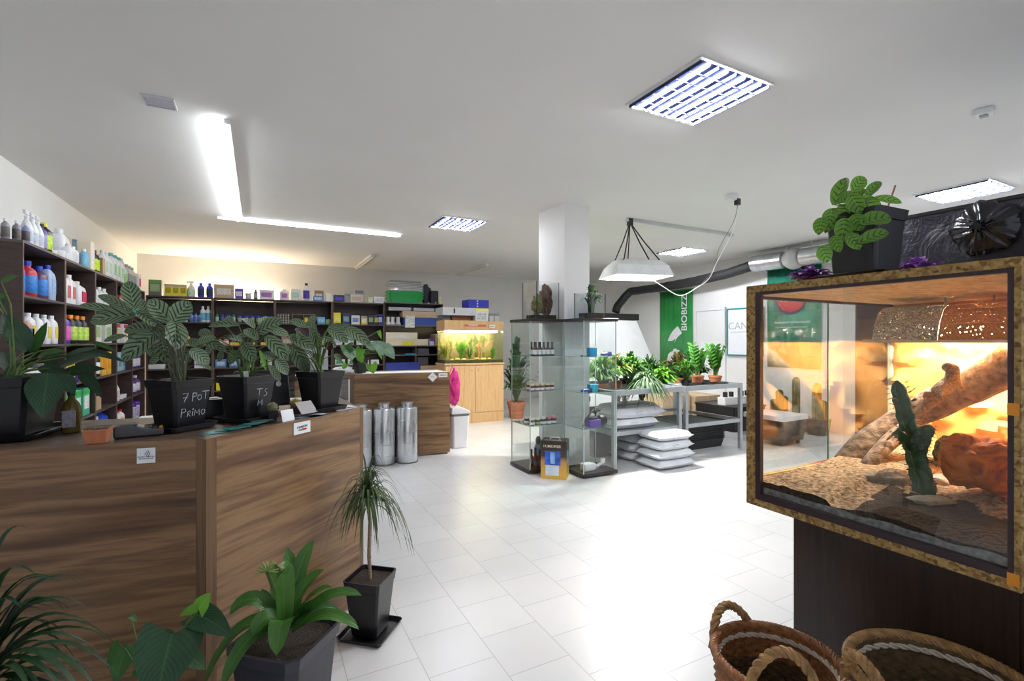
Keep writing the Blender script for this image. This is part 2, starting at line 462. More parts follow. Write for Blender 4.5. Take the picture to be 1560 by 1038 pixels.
for q in ((-.085, -.08, .085, -.07), (-.085, .07, .085, .08), (-.085, -.07, -.075, .07), (.075, -.07, .085, .07)): f.box(q[0], q[1], -.014, q[2], q[3], -.001)
for i in range(6): f.box(-.07, -.06 + .02 * i, -.012, .07, -.054 + .02 * i, -.008)
f.build('grille', mat((.7, .7, .74), .4, var=.05), t)
# led strips
t = thing('strip_light', 'long lit strip light running along the ceiling toward the back', 'strip light', (-.19, 3.8, ZC))
G().box(-.02, 0, -.03, .02, 3.0, -.001).build('housing', m_white, t)
G().box(-.045, .02, -.045, -.021, 2.98, -.006).build('diffuser', emit((.93, .97, 1), E_STRIP), t)
t = thing('strip_light', 'long thin strip light across the ceiling, meeting the other strip', 'strip light', (-.19, 6.84, ZC))
G().box(-.25, -.03, -.03, 1.98, -.0, -.001).build('housing', m_white, t)
G().box(.06, -.055, -.035, 1.94, -.031, -.012).build('diffuser', emit((.93, .97, 1), E_STRIP * .4), t)
for x, y, l in ((1.75, 8.56, 'unlit tube batten on the ceiling left of its twin'), (3.94, 8.55, 'unlit tube batten on the ceiling above the aquarium')):
    t = thing('tube_batten', l, 'tube light', (x, y, ZC), 0, 'unlit tube battens')
    G().box(-.03, 0, -.045, .03, 1.58, -.001).build('housing', mat((.75, .74, .7), .5), t)
    G().tube([(0, .03, -.062), (0, 1.55, -.062)], .013, 8).build('tube', mat((.8, .8, .8), .3), t)
# lamp glowing behind the back shelving
t = thing('wall_light', 'glowing warm light hidden behind the back shelving', 'wall light', (-1.15, 10.30, 2.02))
G().box(0, 0, -.03, 1.5, .045, .03).build('housing', m_white, t)
G().tube([(.03, -.02, .02), (1.47, -.02, .02)], .016, 8).build('tube', emit((1, .82, .58), E_BACK), t)
# smoke detector
t = thing('smoke_detector', 'small white detector on the ceiling at upper right', 'detector', (4.17, 1.36, ZC), .2)
G().cbox((0, 0, -.02), (.09, .09, .038)).build('housing', m_white, t, bevel=.006)
G().cbox((0, 0, -.044), (.04, .04, .01)).build('sensor', mat((.4, .4, .4), .5), t)

# ------------------------------------------------------------------ shelving
TZ = (2.12, 1.73, 1.37, 1.01, .655, .285)
BZ = (2.075, 1.685, 1.32, .97, .61, .26)
def bay(name, label, width, depth, tiers, loc, rz, group, back=True, front_z=2.12):
    t = thing(name, label, 'shelving', loc, rz, group); top = tiers[0]
    for x0 in (0.001, width - .019):
        g = G(); g.box(x0, .004, 0, x0 + .018, depth, top - .019); g.build('side_panel', m_dkwood, t)
    e = G(); e.box(0.001, 0, 0, .019, .004, top - .019).box(width - .019, 0, 0, width - .001, .004, top - .019)
    e.build('edge_strip', m_dkwood_edge, t)
    for z in tiers:
        g = G(); g.box(.001 if z == top else .019, .0, z - .018, width - (.001 if z == top else .019), depth - .012, z); g.build('shelf_board', mat((.10, .08, .08), .45, var=.1), t)
    if back: G().box(.001, depth - .01, .05, width - .001, depth, top - .019).build('back_panel', m_dkwood, t)
    return t
LY = [4.678, 5.54, 6.42, 7.26, 8.07, 8.86]
names_l = ['nearest', 'second', 'third', 'fourth', 'farthest']
for i in range(5):
    bay('shelving_bay', 'dark wooden shelving bay on the left wall, %s of the row' % ('%s one' % names_l[i]), LY[i + 1] - LY[i] - .002, .355, TZ, (-1.49, LY[i], 0), PI / 2, 'left wall shelving')
BX = [-1.485, -.636, .239, 1.133, 2.025, 3.15]
names_b = ['leftmost', 'second', 'third', 'fourth']
for i in range(4):
    bay('shelving_bay', 'dark wooden back shelving bay, %s of the row' % ('%s one' % names_b[i]), BX[i + 1] - BX[i] - .002, .36, BZ, (BX[i], 8.87, 0), 0, 'back shelving')
# ---- goods
CAT = {'bot': 'bottle', 'jug': 'jug', 'spray': 'spray bottle', 'box': 'box', 'tub': 'tub', 'can': 'canister', 'pack': 'packet'}
NAME = {'bot': 'bottle', 'jug': 'jug', 'spray': 'spray_bottle', 'box': 'carton', 'tub': 'tub', 'can': 'canister', 'pack': 'packet'}
def item(kind, w, h, body, cap, lab, label, loc, rz=0, group=None, dark2=None):
    g = G(); r = w / 2; mb = mat(body, .35, var=.03); mc = mat(cap, .4, var=.03) if cap else None; ml = mat(lab, .5, var=.25, nscale=45) if lab else None
    if kind == 'bot':
        g.lathe([(r * .92, 0), (r, .02 * h), (r, .66 * h), (r * .82, .76 * h), (r * .38, .84 * h), (r * .38, .88 * h)], 16); o = g.build(NAME[kind], mb, smooth=True)
        G().lathe([(r * .44, .87 * h), (r * .44, h), (r * .40, h)], 12).build('cap', mc, o, True)
        if ml: G().lathe([(r * 1.0, .12 * h), (r * 1.025, .13 * h), (r * 1.025, .58 * h), (r * 1.0, .59 * h)], 16, closed=True).build('label', ml, o, True)
    elif kind in ('jug', 'can'):
        pw = .55 if kind == 'jug' else .4; sy = .72
        g.lathe([(r * .93, 0), (r, .03 * h), (r, .66 * h), (r * .9, .76 * h), (r * .5, .86 * h), (r * .33, .89 * h)], 20, sy=sy, pw=pw); o = g.build(NAME[kind], mb, smooth=True)
        G().lathe([(r * .36, .88 * h), (r * .36, h), (r * .32, h)], 12).build('cap', mc, o, True)
        if ml: G().box(-r * .62, -r * sy * 1.02, .2 * h, r * .62, -r * sy * .98, .6 * h).build('label', ml, o)
    elif kind == 'spray':
        g.lathe([(r * .92, 0), (r, .02 * h), (r, .48 * h), (r * .6, .66 * h), (r * .34, .74 * h), (r * .34, .78 * h)], 14); o = g.build(NAME[kind], mb, smooth=True)
        q = G(); q.lathe([(r * .4, .77 * h), (r * .4, .84 * h)], 10); q.cbox((-r * .3, 0, .92 * h), (r * 1.7, r * .5, .11 * h)); q.bar((-r * .8, 0, .9 * h), (-r * .95, 0, .78 * h), r * .2); q.bar((r*.2, 0, .86 * h), (r * .1, 0, .93 * h), r * .45)
        q.build('trigger_head', mc, o, bevel=.003)
        if ml: G().lathe([(r * 1.0, .12 * h), (r * 1.025, .13 * h), (r * 1.025, .42 * h), (r * 1.0, .43 * h)], 14, closed=True).build('label', ml, o, True)
    elif kind == 'tub':
        g.lathe([(r * .85, 0), (r * .88, .02 * h), (r * .95, .8 * h)], 18); o = g.build(NAME[kind], mb, smooth=True)
        G().lathe([(r, .78 * h), (r, .98 * h), (r * .96, h)], 18).build('lid', mc or mb, o, True)
        if ml: G().lathe([(r * .93, .15 * h), (r * .95, .16 * h), (r * .975, .68 * h), (r * .93, .69 * h)], 18, closed=True).build('label', ml, o, True)
    else:
        dp = min(w * .8, .22) if kind == 'box' else w * .3
        g.box(-r, -dp / 2, 0, r, dp / 2, h); o = g.build(NAME[kind], mb, bevel=.003 if kind == 'box' else .006)
        if ml: G().box(-r * .72, -dp / 2 - .0015, h * .25, r * .72, -dp / 2 - .0002, h * .72).build('print', ml, o)
        if cap: G().box(-r * .99, -dp / 2 - .0015, h * .78, r * .99, -dp / 2 - .0002, h * .97).build('top_band', mat(cap, .5), o)
    place(o, loc, rz); tag(o, label, CAT[kind], group); return o
TIERN = ['on top', 'top tier', 'second tier', 'third tier', 'fourth tier', 'lowest tier']
ORD = {1: [''], 2: ['left one', 'right one'], 3: ['leftmost', 'middle one', 'rightmost'], 4: ['leftmost', 'second from left', 'third from left', 'rightmost']}
def ordn(n, k):
    if n <= 4: return ORD[n][k]
    return ['leftmost', 'second from left', 'third from left', 'fourth from left', 'fifth from left', 'sixth from left', 'seventh from left', 'eighth from left', 'ninth from left'][k] if k < n - 1 else 'rightmost'
def stock(side, bi, tier, rows):
    """rows: kind, n, w, h, body, cap, label colour, phrase, from, to (fractions of the bay), depth from the front edge"""
    for row in rows:
        kind, n, w, h, body, cap, lab, ph, f0, f1 = row[:10]; dep = row[10] if len(row) > 10 else .03
        for k in range(n):
            fr = f0 if n == 1 else f0 + (f1 - f0) * k / (n - 1)
            if side == 'L':
                wd = LY[bi + 1] - LY[bi]; y = LY[bi] + max(.022 + w / 2, min(wd - .024 - w / 2, fr * wd)) if tier else LY[bi] + fr * wd
                loc = (-1.49 - dep - (w / 2 if kind in ('bot', 'tub', 'spray') else w * .4), y, TZ[tier] + .001); rz = PI / 2; bn = names_l[bi] + ' left bay'
            else:
                wd = BX[bi + 1] - BX[bi]; x = BX[bi] + max(.022 + w / 2, min(wd - .024 - w / 2, fr * wd)) if tier else BX[bi] + fr * wd
                loc = (x, 8.87 + dep + (w / 2 if kind in ('bot', 'tub', 'spray') else w * .4), BZ[tier] + .001); rz = 0; bn = names_b[bi] + ' back bay'
            o = ordn(n, k)
            lb = ph + (', ' + o if o else '') + ', ' + TIERN[tier] + ' of ' + bn
            item(kind, w, h, body, cap, lab, lb, loc, rz, (ph + 's, ' + TIERN[tier] + ' of ' + bn) if n > 1 else None)
W_ = (.82, .83, .86); BK = (.015, .015, .02); BL = (.02, .06, .55); NV = (.02, .03, .14); RD = (.6, .02, .02); GR = (.04, .4, .08); YE = (.85, .7, .02); LI = (.55, .75, .05)
PU = (.12, .04, .45); PK = (.8, .04, .35); OR = (.9, .28, .03); TA = (.55, .40, .25); LB = (.15, .42, .7); GY = (.35, .37, .4); TE = (.05, .45, .45); CR = (.8, .74, .6)
for i, (x, y) in enumerate(((-1.60, 4.73), (-1.56, 4.79), (-1.53, 4.85))):
    item('bot', .048, .15, (.25, .25, .3) if i < 2 else (.25, .3, .55), W_, (.12, .10, .10), ['slim dark dropper bottle nearest the shelf corner, top of nearest left bay', 'slim dark dropper bottle beside the blue one, top of nearest left bay', 'slim blue dropper bottle beside white sprays, top of nearest left bay'][i], (x, y, TZ[0] + .001), 0, 'dropper bottles on the nearest bay')
stock('L', 0, 0, [('spray', 3, .075, .27, W_, W_, (.6, .65, .75), 'white trigger spray bottle', .32, .56), ('bot', 1, .07, .22, (.1, .08, .3), BK, (.35, .3, .6), 'violet bottle with black cap', .64, .6),
                  ('bot', 1, .105, .25, BK, YE, LI, 'black bottle with yellow cap', .76, .6), ('tub', 2, .10, .06, CR, W_, None, 'small cream pot', .9, 1.02, .06)])
stock('L', 1, 0, [('tub', 2, .11, .075, W_, W_, None, 'low white pot', .12, .27), ('jug', 2, .11, .17, W_, W_, (.7, .72, .75), 'small white jug', .38, .52), ('jug', 1, .19, .34, W_, W_, (.7, .2, .2), 'large white jug', .62, .6, .12),
                  ('box', 1, .30, .30, TA, None, None, 'open cardboard box', .76, .7, .16), ('bot', 1, .08, .20, LB, W_, (.2, .5, .7), 'blue bottle', .88, .9), ('box', 1, .13, .30, CR, None, W_, 'tall cream carton', 1.03, 1)])
stock('L', 2, 0, [('bot', 2, .09, .25, BK, (.3, .02, .02), LI, 'black bottle with lime label', .22, .32), ('box', 1, .2, .34, (.25, .35, .45), None, (.5, .6, .7), 'grey blue picture carton', .35, .4, .2), ('box', 1, .10, .19, (.35, .22, .12), None, None, 'small brown carton', .52, .5), ('jug', 2, .12, .30, W_, W_, (.5, .7, .5), 'white jug with green label', .7, .88)])
stock('L', 3, 0, [('jug', 3, .14, .33, W_, (.1, .5, .5), (.3, .7, .3), 'white jug with teal cap', .15, .6), ('spray', 1, .1, .35, W_, W_, (.4, .7, .3), 'white spray with lime label', .85, .9)])
stock('L', 4, 0, [('bot', 3, .11, .30, (.6, .62, .6), GY, (.3, .35, .35), 'grey metal bottle', .1, .5), ('box', 1, .15, .24, W_, None, PK, 'white carton with pink print', .8, .8)])
stock('L', 0, 1, [('bot', 2, .12, .28, (.55, .03, .06), BL, (.03, .2, .6), 'red bottle with blue cap', .14, .40), ('jug', 1, .13, .29, (.7, .45, .55), BL, None, 'pink jug with blue cap', .2, .2, .18), ('bot', 1, .12, .27, (.12, .05, .14), BL, (.03, .2, .6), 'purple bottle with blue cap', .66, .7), ('jug', 1, .13, .30, (.45, .55, .75), BL, (.3, .5, .75), 'pale blue jug', .84, .9), ('bot', 1, .12, .28, (.15, .4, .45), BL, (.1, .4, .5), 'teal bottle with blue cap', .52, .6, .17)])
stock('L', 1, 1, [('jug', 3, .13, .28, W_, W_, (.6, .15, .15), 'white jug with red emblem', .1, .42), ('jug', 1, .21, .25, W_, CR, (.55, .02, .08), 'wide white jug with red band', .76, .9)])
stock('L', 2, 1, [('jug', 1, .15, .29, W_, W_, GY, 'big white jug', .14, .1, .1), ('jug', 3, .12, .26, W_, W_, (.7, .72, .7), 'plain white jug', .3, .75)])
stock('L', 3, 1, [('bot', 4, .09, .24, W_, (.7, .1, .1), (.8, .6, .5), 'white bottle with red cap', .15, .85)])
stock('L', 4, 1, [('bot', 3, .09, .24, W_, W_, TE, 'white bottle with teal label', .2, .8)])
stock('L', 0, 2, [('jug', 2, .14, .27, W_, W_, (.1, .5, .25), 'white jug with green label', .1, .25, .1), ('jug', 4, .11, .24, W_, W_, (.75, .6, .1), 'white jug with yellow label', .36, .9), ('jug', 1, .11, .2, (.6, .3, .2), W_, (.1, .2, .6), 'amber jug with white cap', .32, .3, .03)])
stock('L', 1, 2, [('bot', 2, .09, .27, PU, (.35, .3, .6), (.75, .1, .55), 'magenta bottle with violet cap', .08, .26), ('bot', 3, .11, .27, BK, OR, (.45, .65, .1), 'black bottle with orange cap', .48, .88)])
stock('L', 2, 2, [('box', 2, .26, .25, (.8, .82, .75), None, (.35, .5, .25), 'pale carton with leaf print', .25, .75)])
stock('L', 3, 2, [('box', 2, .22, .24, W_, (.6, .05, .05), (.8, .6, .2), 'white carton with red top', .25, .75)])
stock('L', 4, 2, [('bot', 4, .10, .22, W_, RD, (.7, .4, .5), 'white bottle with red cap', .15, .85)])
stock('L', 0, 3, [('tub', 2, .14, .17, PK, W_, W_, 'pink tub with white lid', .35, .55), ('tub', 1, .16, .2, W_, (.3, .3, .35), W_, 'white tub with grey lid', .8, .8), ('box', 1, .1, .12, YE, RD, None, 'yellow and red carton', .15, .2)])
for k in range(4):
    item('box', .30, .045, YE, None, (.5, .4, .02), ['flat yellow packet, lowest of the stack, third tier of second left bay', 'flat yellow packet, second from bottom of stack, second left bay', 'flat yellow packet, third from bottom of stack, second left bay', 'flat yellow packet, top of the stack, third tier of second left bay'][k], (-1.63, 5.75, TZ[3] + .001 + .047 * k), PI / 2, 'yellow packet stack in second left bay')
stock('L', 1, 3, [('box', 2, .15, .10, (.15, .1, .5), RD, (.6, .3, .6), 'violet carton with red top', .62, .84)])
stock('L', 2, 3, [('bot', 1, .10, .24, GR, W_, (.1, .6, .2), 'green bottle with white cap', .15, .2), ('bot', 1, .09, .26, BK, W_, W_, 'black and white bottle', .34, .3), ('box', 2, .16, .26, (.85, .5, .05), YE, (.9, .3, .02), 'orange and yellow carton', .54, .78)])
stock('L', 3, 3, [('pack', 4, .16, .24, (.4, .65, .75), None, (.15, .3, .4), 'pale blue pouch', .14, .86)])
stock('L', 4, 3, [('bot', 3, .13, .23, PU, W_, W_, 'purple and white bottle', .2, .8)])
stock('L', 1, 4, [('box', 3, .20, .27, (.1, .5, .3), GR, W_, 'green and white carton', .2, .8), ('bot', 2, .06, .20, RD, RD, None, 'slim red bottle', .4, .5, .2)])
stock('L', 2, 4, [('box', 1, .20, .14, TA, None, None, 'small cardboard box', .28, .3)])
stock('L', 3, 4, [('spray', 2, .1, .29, W_, (.8, .2, .1), (.7, .5, .6), 'white spray with red trigger', .15, .35), ('tub', 2, .11, .05, W_, W_, None, 'flat white tin', .62, .8)])
stock('L', 4, 4, [('bot', 3, .13, .24, (.12, .06, .25), W_, (.7, .68, .8), 'dark purple bottle', .2, .8)])
stock('L', 1, 5, [('tub', 2, .2, .18, GR, GR, None, 'green bucket', .3, .7)])
stock('L', 2, 5, [('tub', 1, .25, .30, (.75, .78, .82), W_, BL, 'white bucket with blue rim', .25, .3), ('can', 1, .26, .34, BL, BL, W_, 'blue canister', .68, .7)])
stock('L', 3, 5, [('bot', 1, .11, .29, (.6, .65, .8), TE, W_, 'tall white bottle with teal cap', .15, .2), ('bot', 2, .10, .24, W_, RD, (.8, .5, .4), 'white bottle with red cap', .45, .65)])
stock('L', 4, 5, [('tub', 3, .16, .24, W_, PU, (.5, .45, .7), 'white tub with purple lid', .2, .8)])
# back shelving
stock('B', 0, 0, [('box', 1, .16, .235, (.18, .17, .13), (.1, .3, .08), (.3, .45, .25), 'dark carton with green print', .13, .1), ('box', 3, .095, .18, (.85, .75, .05), (.5, .45, .35), (.4, .35, .02), 'yellow carton', .32, .54), ('spray', 1, .11, .25, W_, W_, (.6, .8, .6), 'white spray bottle', .66, .7), ('bot', 2, .09, .22, BL, BL, (.02, .03, .1), 'blue and black bottle', .81, .945)])
stock('B', 1, 0, [('box', 1, .27, .21, TA, None, (.75, .72, .7), 'cardboard box with white sticker', .17, .1), ('box', 1, .115, .155, PU, None, (.7, .7, .85), 'violet and white carton', .41, .4), ('tub', 1, .09, .09, W_, (.7, .6, .6), None, 'small white pot', .56, .5), ('bot', 1, .055, .15, (.02, .12, .06), BK, GY, 'dark green bottle', .68, .7), ('box', 1, .21, .155, W_, None, (.45, .15, .55), 'white carton with bright label', .86, .8)])
stock('B', 2, 0, [('can', 1, .14, .18, W_, W_, (.5, .15, .5), 'white canister with bright label', .16, .1), ('box', 1, .15, .19, (.75, .8, .78), None, (.5, .65, .6), 'pale green carton', .35, .3), ('bot', 1, .10, .30, W_, BK, (.08, .05, .4), 'tall white bottle with black cap', .54, .5), ('box', 1, .17, .09, (.1, .2, .5), None, (.5, .6, .8), 'flat blue carton', .75, .7), ('box', 1, .15, .20, (.3, .2, .12), None, (.75, .7, .6), 'brown carton behind blue one', .78, .8, .2), ('box', 1, .09, .145, (.82, .8, .76), None, None, 'plain white carton', .94, 1)])
stock('B', 3, 0, [('box', 1, .17, .12, BK, None, (.1, .05, .6), 'black carton with blue label', .13, .1), ('box', 1, .10, .15, GY, (.2, .3, .35), None, 'grey carton', .30, .3, .06), ('box', 1, .15, .235, GY, (.15, .22, .25), None, 'tall grey carton', .55, .3, .22), ('box', 1, .22, .14, (.65, .55, .45), None, (.5, .4, .32), 'open tan carton', .46, .5, .02), ('box', 1, .085, .10, (.6, .75, .4), None, W_, 'small green and white carton', .73, .7), ('box', 1, .17, .12, W_, None, (.65, .65, .8), 'low white carton', .90, .9)])
stock('B', 0, 1, [('bot', 3, .07, .17, BL, W_, GR, 'small blue bottle', .2, .38), ('bot', 2, .075, .23, W_, W_, TE, 'slim white bottle', .46, .56), ('bot', 3, .06, .14, (.2, .35, .6), BL, (.1, .2, .5), 'little blue bottle', .66, .8), ('bot', 2, .08, .25, W_, W_, (.15, .45, .65), 'tall white bottle with blue label', .84, .95)])
stock('B', 1, 1, [('bot', 2, .055, .15, (.03, .2, .1), BK, (.3, .5, .4), 'small green bottle', .06, .32), ('tub', 2, .068, .125, (.04, .06, .4), BL, (.1, .1, .2), 'small blue jar', .14, .23), ('tub', 6, .070, .115, (.04, .06, .45), BL, (.35, .4, .15), 'low blue jar', .42, .92)])
t = thing('vial_rack', 'wooden rack of tiny glass vials, top tier of third back bay', 'rack', (BX[2] + .03, 8.95, BZ[1] + .001))
g = G()
for i in range(5): g.box(0, 0, i * .04, .20, .1, i * .04 + .004)
for i in range(6): g.box(i * .039, 0, 0, i * .039 + .004, .1, .164)
g.build('rack', mat((.3, .22, .15), .6), t)
for i in range(5):
    for k in range(4): G().lathe([(.012, 0), (.012, .018), (.007, .024), (.008, .032)], 8, c=(.0215 + i * .039, .03, .005 + k * .04)).build('vial', mat((.75, .78, .75), .3), t, True)
t = thing('open_crate', 'small wooden crate of yellow cartons, top tier of third back bay', 'crate', (BX[2] + .26, 8.92, BZ[1] + .001))
G().box(0, 0, 0, .36, .15, .008).box(0, 0, .152, .36, .15, .16).box(0, 0, .008, .008, .15, .152).box(.352, 0, .008, .36, .15, .152).box(.176, 0, .008, .184, .15, .152).build('frame', mat((.3, .2, .12), .6), t)
for k, (x, z, h) in enumerate(((.22, .009, .10), (.275, .009, .07), (.325, .009, .10))):
    item('box', .05, h, YE, None, None, 'small yellow carton, %s, inside the wooden crate of third back bay' % ORD[3][k], (BX[2] + .26 + x, 8.98, BZ[1] + .001 + z), 0, 'yellow cartons in the crate')
stock('B', 2, 1, [('box', 1, .12, .12, LB, None, (.3, .6, .8), 'light blue carton', .80, .8), ('bot', 2, .05, .1, (.2, .35, .2), BK, None, 'little green bottle', .9, .96)])
stock('B', 3, 1, [('box', 1, .12, .20, YE, None, (.9, .75, .2), 'bright yellow carton', .09, .1), ('box', 1, .125, .19, NV, None, (.2, .35, .35), 'navy carton', .26, .2), ('box', 1, .14, .16, W_, None, (.2, .25, .6), 'white carton with blue picture', .44, .4), ('box', 1, .105, .15, (.8, .6, .05), GY, W_, 'yellow carton with grey top', .61, .6), ('box', 1, .105, .18, BK, None, (.25, .4, .2), 'black carton, green print,', .74, .7), ('box', 1, .10, .175, (.03, .03, .05), None, (.5, .4, .15), 'black carton, orange print,', .855, .8), ('box', 1, .09, .19, (.02, .05, .4), None, (.5, .6, .8), 'dark blue carton', .96, 1)])
stock('B', 0, 2, [('jug', 1, .11, .19, W_, RD, None, 'white jug with red cap', .22, .2), ('bot', 2, .08, .18, (.8, .6, .1), RD, (.1, .5, .3), 'yellow bottle with red cap', .6, .85)])
stock('B', 1, 2, [('bot', 2, .08, .12, (.7, .3, .3), RD, W_, 'small red and white bottle', .1, .2), ('box', 3, .16, .05, (.9, .4, .1), None, YE, 'flat orange carton', .35, .85)])
stock('B', 2, 2, [('box', 3, .16, .14, (.3, .2, .15), None, (.5, .4, .3), 'brown carton', .2, .85)])
stock('B', 3, 2, [('pack', 3, .15, .13, W_, None, (.6, .6, .75), 'white packet', .1, .55), ('box', 1, .2, .07, W_, None, None, 'flat white carton', .85, .8)])
stock('B', 0, 3, [('box', 1, .2, .07, W_, None, None, 'flat white carton', .15, .2), ('box', 2, .15, .15, W_, None, (.4, .5, .7), 'white and blue carton', .5, .8)])
stock('B', 1, 3, [('box', 2, .15, .13, (.1, .25, .55), None, (.5, .65, .75), 'blue carton', .12, .34), ('box', 1, .14, .12, W_, None, (.2, .5, .3), 'white carton with green label', .56, .5), ('bot', 2, .08, .16, LI, W_, W_, 'lime bottle', .8, .92)])
stock('B', 3, 3, [('pack', 2, .17, .10, W_, None, GR, 'white and green packet', .15, .4), ('box', 2, .14, .08, W_, None, (.5, .7, .6), 'small white box', .62, .82)])
stock('B', 0, 4, [('box', 1, .3, .12, W_, None, (.3, .2, .1), 'white box with brown strip', .75, .7)])
stock('B', 1, 4, [('box', 1, .09, .12, YE, None, None, 'yellow box', .1, .1)])
# tall open unit at the right end
t = thing('shelving_bay', 'taller cluttered dark shelving unit beside the aquarium', 'shelving', (BX[4], 8.87, 0))
Wt = BX[5] - BX[4] - .002
for x0 in (.001, Wt - .019): G().box(x0, 0, 0, x0 + .018, .36, 2.085).build('side_panel', m_dkwood, t)
UZ = (2.105, 1.685, 1.305, 1.135, .84, .5)
for i, z in enumerate(UZ): G().box(.019 if i else .001, 0, z - .018, Wt - (.019 if i else .001), .36, z).build('shelf_board', mat((.16, .15, .18), .4, var=.1), t)
G().box(.019, .35, .05, Wt - .019, .36, 2.085).build('back_panel', m_dkwood, t)
G().box(Wt * .52, .01, .995, Wt * .52 + .018, .34, 1.117).box(Wt * .52, .01, 1.136, Wt * .52 + .018, .34, 1.286).build('divider', m_dkwood_edge, t)
def carton(x0, x1, z, h, col, lab, label, d=.3, y=8.88, band=None, pr=None):
    w = x1 - x0; o = G().box(-w / 2, 0, 0, w / 2, d, h).build('carton', mat(col, .6, var=.05), bevel=.003)
    place(o, ((x0 + x1) / 2, y, z)); tag(o, label, 'box')
    if pr: G().box(pr[0] * w - w / 2, -.0016, pr[1] * h, pr[2] * w - w / 2, -.0002, pr[3] * h).build('print', mat(pr[4], .5, var=.3, nscale=60), o)
    return o
U0 = BX[4]
carton(U0 + .36, U0 + Wt - .03, 1.686, .145, (.05, .11, .42), None, 'long blue box, top tier of the tall shelving unit')
carton(U0 + .34, U0 + Wt - .03, 1.832, .04, (.62, .45, .28), None, 'flat tan box lying on the long blue box')
carton(U0 + .34, U0 + Wt - .02, 1.873, .075, (.66, .50, .33), None, 'pale tan box, topmost on the long blue box')
for k, x in enumerate((.08, .17, .27)):
    g = G().lathe([(.045, 0), (.055, .02), (.03, .07), (.035, .13)], 12); o = g.build('plastic_fitting', m_white, smooth=True); G().lathe([(.024, .13), (.036, .135), (.036, .15)], 10).build('collar', m_wplas, o, True)
    place(o, (U0 + x, 8.95, 1.686)); tag(o, 'white plastic fitting, %s of three, in the tall shelving unit' % ('leftmost', 'middle', 'rightmost')[k], 'fitting', 'white fittings in tall unit')
o = G().box(-.09, 0, 0, .09, .012, .23).build('hanging_bag', mat((.75, .78, .8), .3, var=.35, nscale=30, bump=.5), bevel=.004); place(o, (U0 + .47, 8.85, 1.64)); tag(o, 'white striped packet hanging before the long blue box', 'packet')
carton(U0 + .03, U0 + .62, 1.425, .125, CR, None, 'cream box with white sticker, second tier of tall unit', pr=(.3, .2, .65, .75, W_))
carton(U0 + .03, U0 + .83, 1.306, .118, (.75, .68, .5), None, 'long cream box with yellow sticker, tall unit', pr=(.38, .1, .65, .65, YE))
carton(U0 + .97, U0 + 1.08, 1.306, .22, (.62, .45, .28), None, 'upright brown box at right end of tall unit')
carton(U0 + .86, U0 + .95, 1.306, .13, (.7, .72, .8), None, 'small white and violet box in tall unit', pr=(.0, .6, 1, 1, PU))
carton(U0 + .03, U0 + .66, .841, .15, (.04, .07, .42), None, 'large blue box with lid, lower tier of tall unit', pr=(0, .72, 1, .76, (.02, .03, .2)))
carton(U0 + .68, U0 + Wt - .03, .841, .08, TA, None, 'low brown box, lower tier of tall unit')
carton(U0 + .64, U0 + .85, .93, .16, (.1, .09, .1), None, 'dark grey carton on the low brown box', y=8.95)
carton(U0 + .64, U0 + .87, 1.136, .12, (.12, .11, .12), None, 'dark printed carton between the tall unit boards', y=8.95)
carton(U0 + .4, U0 + .6, 1.136, .02, (.02, .35, .6), None, 'flat bright blue packet in the tall unit')
# seed trays on top
t = thing('seed_tray_stack', 'clear lidded green seed trays stacked on the tall shelving unit', 'seed tray', (U0 + .41, 9.02, 2.106))
for k in range(3): G().taper(.56, .66, .0 + .055 * k, .10 + .055 * k, .1, .004, .30, .38).build('tray', mat((.03, .38, .10), .35), t)
g = G(); g.lathe([(.33, .215), (.33, .24), (.315, .38), (.29, .40), (.0005, .402)], 24, sx=1, sy=.58, pw=.35); g.build('clear_dome', glass((.75, .78, .79), .15, .35), t, True)
g = G()
for k in range(5): g.lathe([(.333, .24 + .028 * k), (.337, .245 + .028 * k), (.333, .25 + .028 * k)], 24, sy=.585, pw=.35, closed=True)
g.build('dome_rib', mat((.75, .77, .77), .25), t, True)
o = G().blob((0, 0, .17), (.09, .08, .2), .3, 3, 2, 3, -.85).build('sack', mat((.05, .055, .07), .5, bump=.6), smooth=True); place(o, (U0 + .84, 9.05, 2.106)); tag(o, 'crumpled dark grey sack beside the green seed trays', 'sack')
o = G().box(-.07, 0, 0, .07, .1, .25).build('carton', mat((.012, .012, .018), .4, var=.6, nscale=40)); G().box(.01, -.0016, .01, .03, -.0002, .03).build('print', m_white, o); place(o, (U0 + .97, 8.92, 2.106)); tag(o, 'black carton with fine pattern, right end of tall unit top', 'box')
item('bot', .06, .17, W_, W_, (.8, .75, .3), 'small white glue bottle beside the black patterned carton', (U0 + 1.08, 8.93, 2.106))
for x0, x1, n in ((.05, .5, 'left'), (.52, .95, 'right')):
    carton(U0 + x0 + .03, U0 + x1, 1.955, .06, (.5, .5, .55), None, 'thin grey carton under the tall unit top, %s one' % n)

# ------------------------------------------------------------------ counters
def dirv(h): return Vector((math.sin(h), math.cos(h), 0))
TC = 1.04
A = Vector((-.168, 2.085, 0)); B = Vector((.5, 2.68, 0)); L0 = A + Vector((-1.35, .235, 0))
back = [(.455, 3.30), (-.30, 2.78), (-1.45, 2.98)]
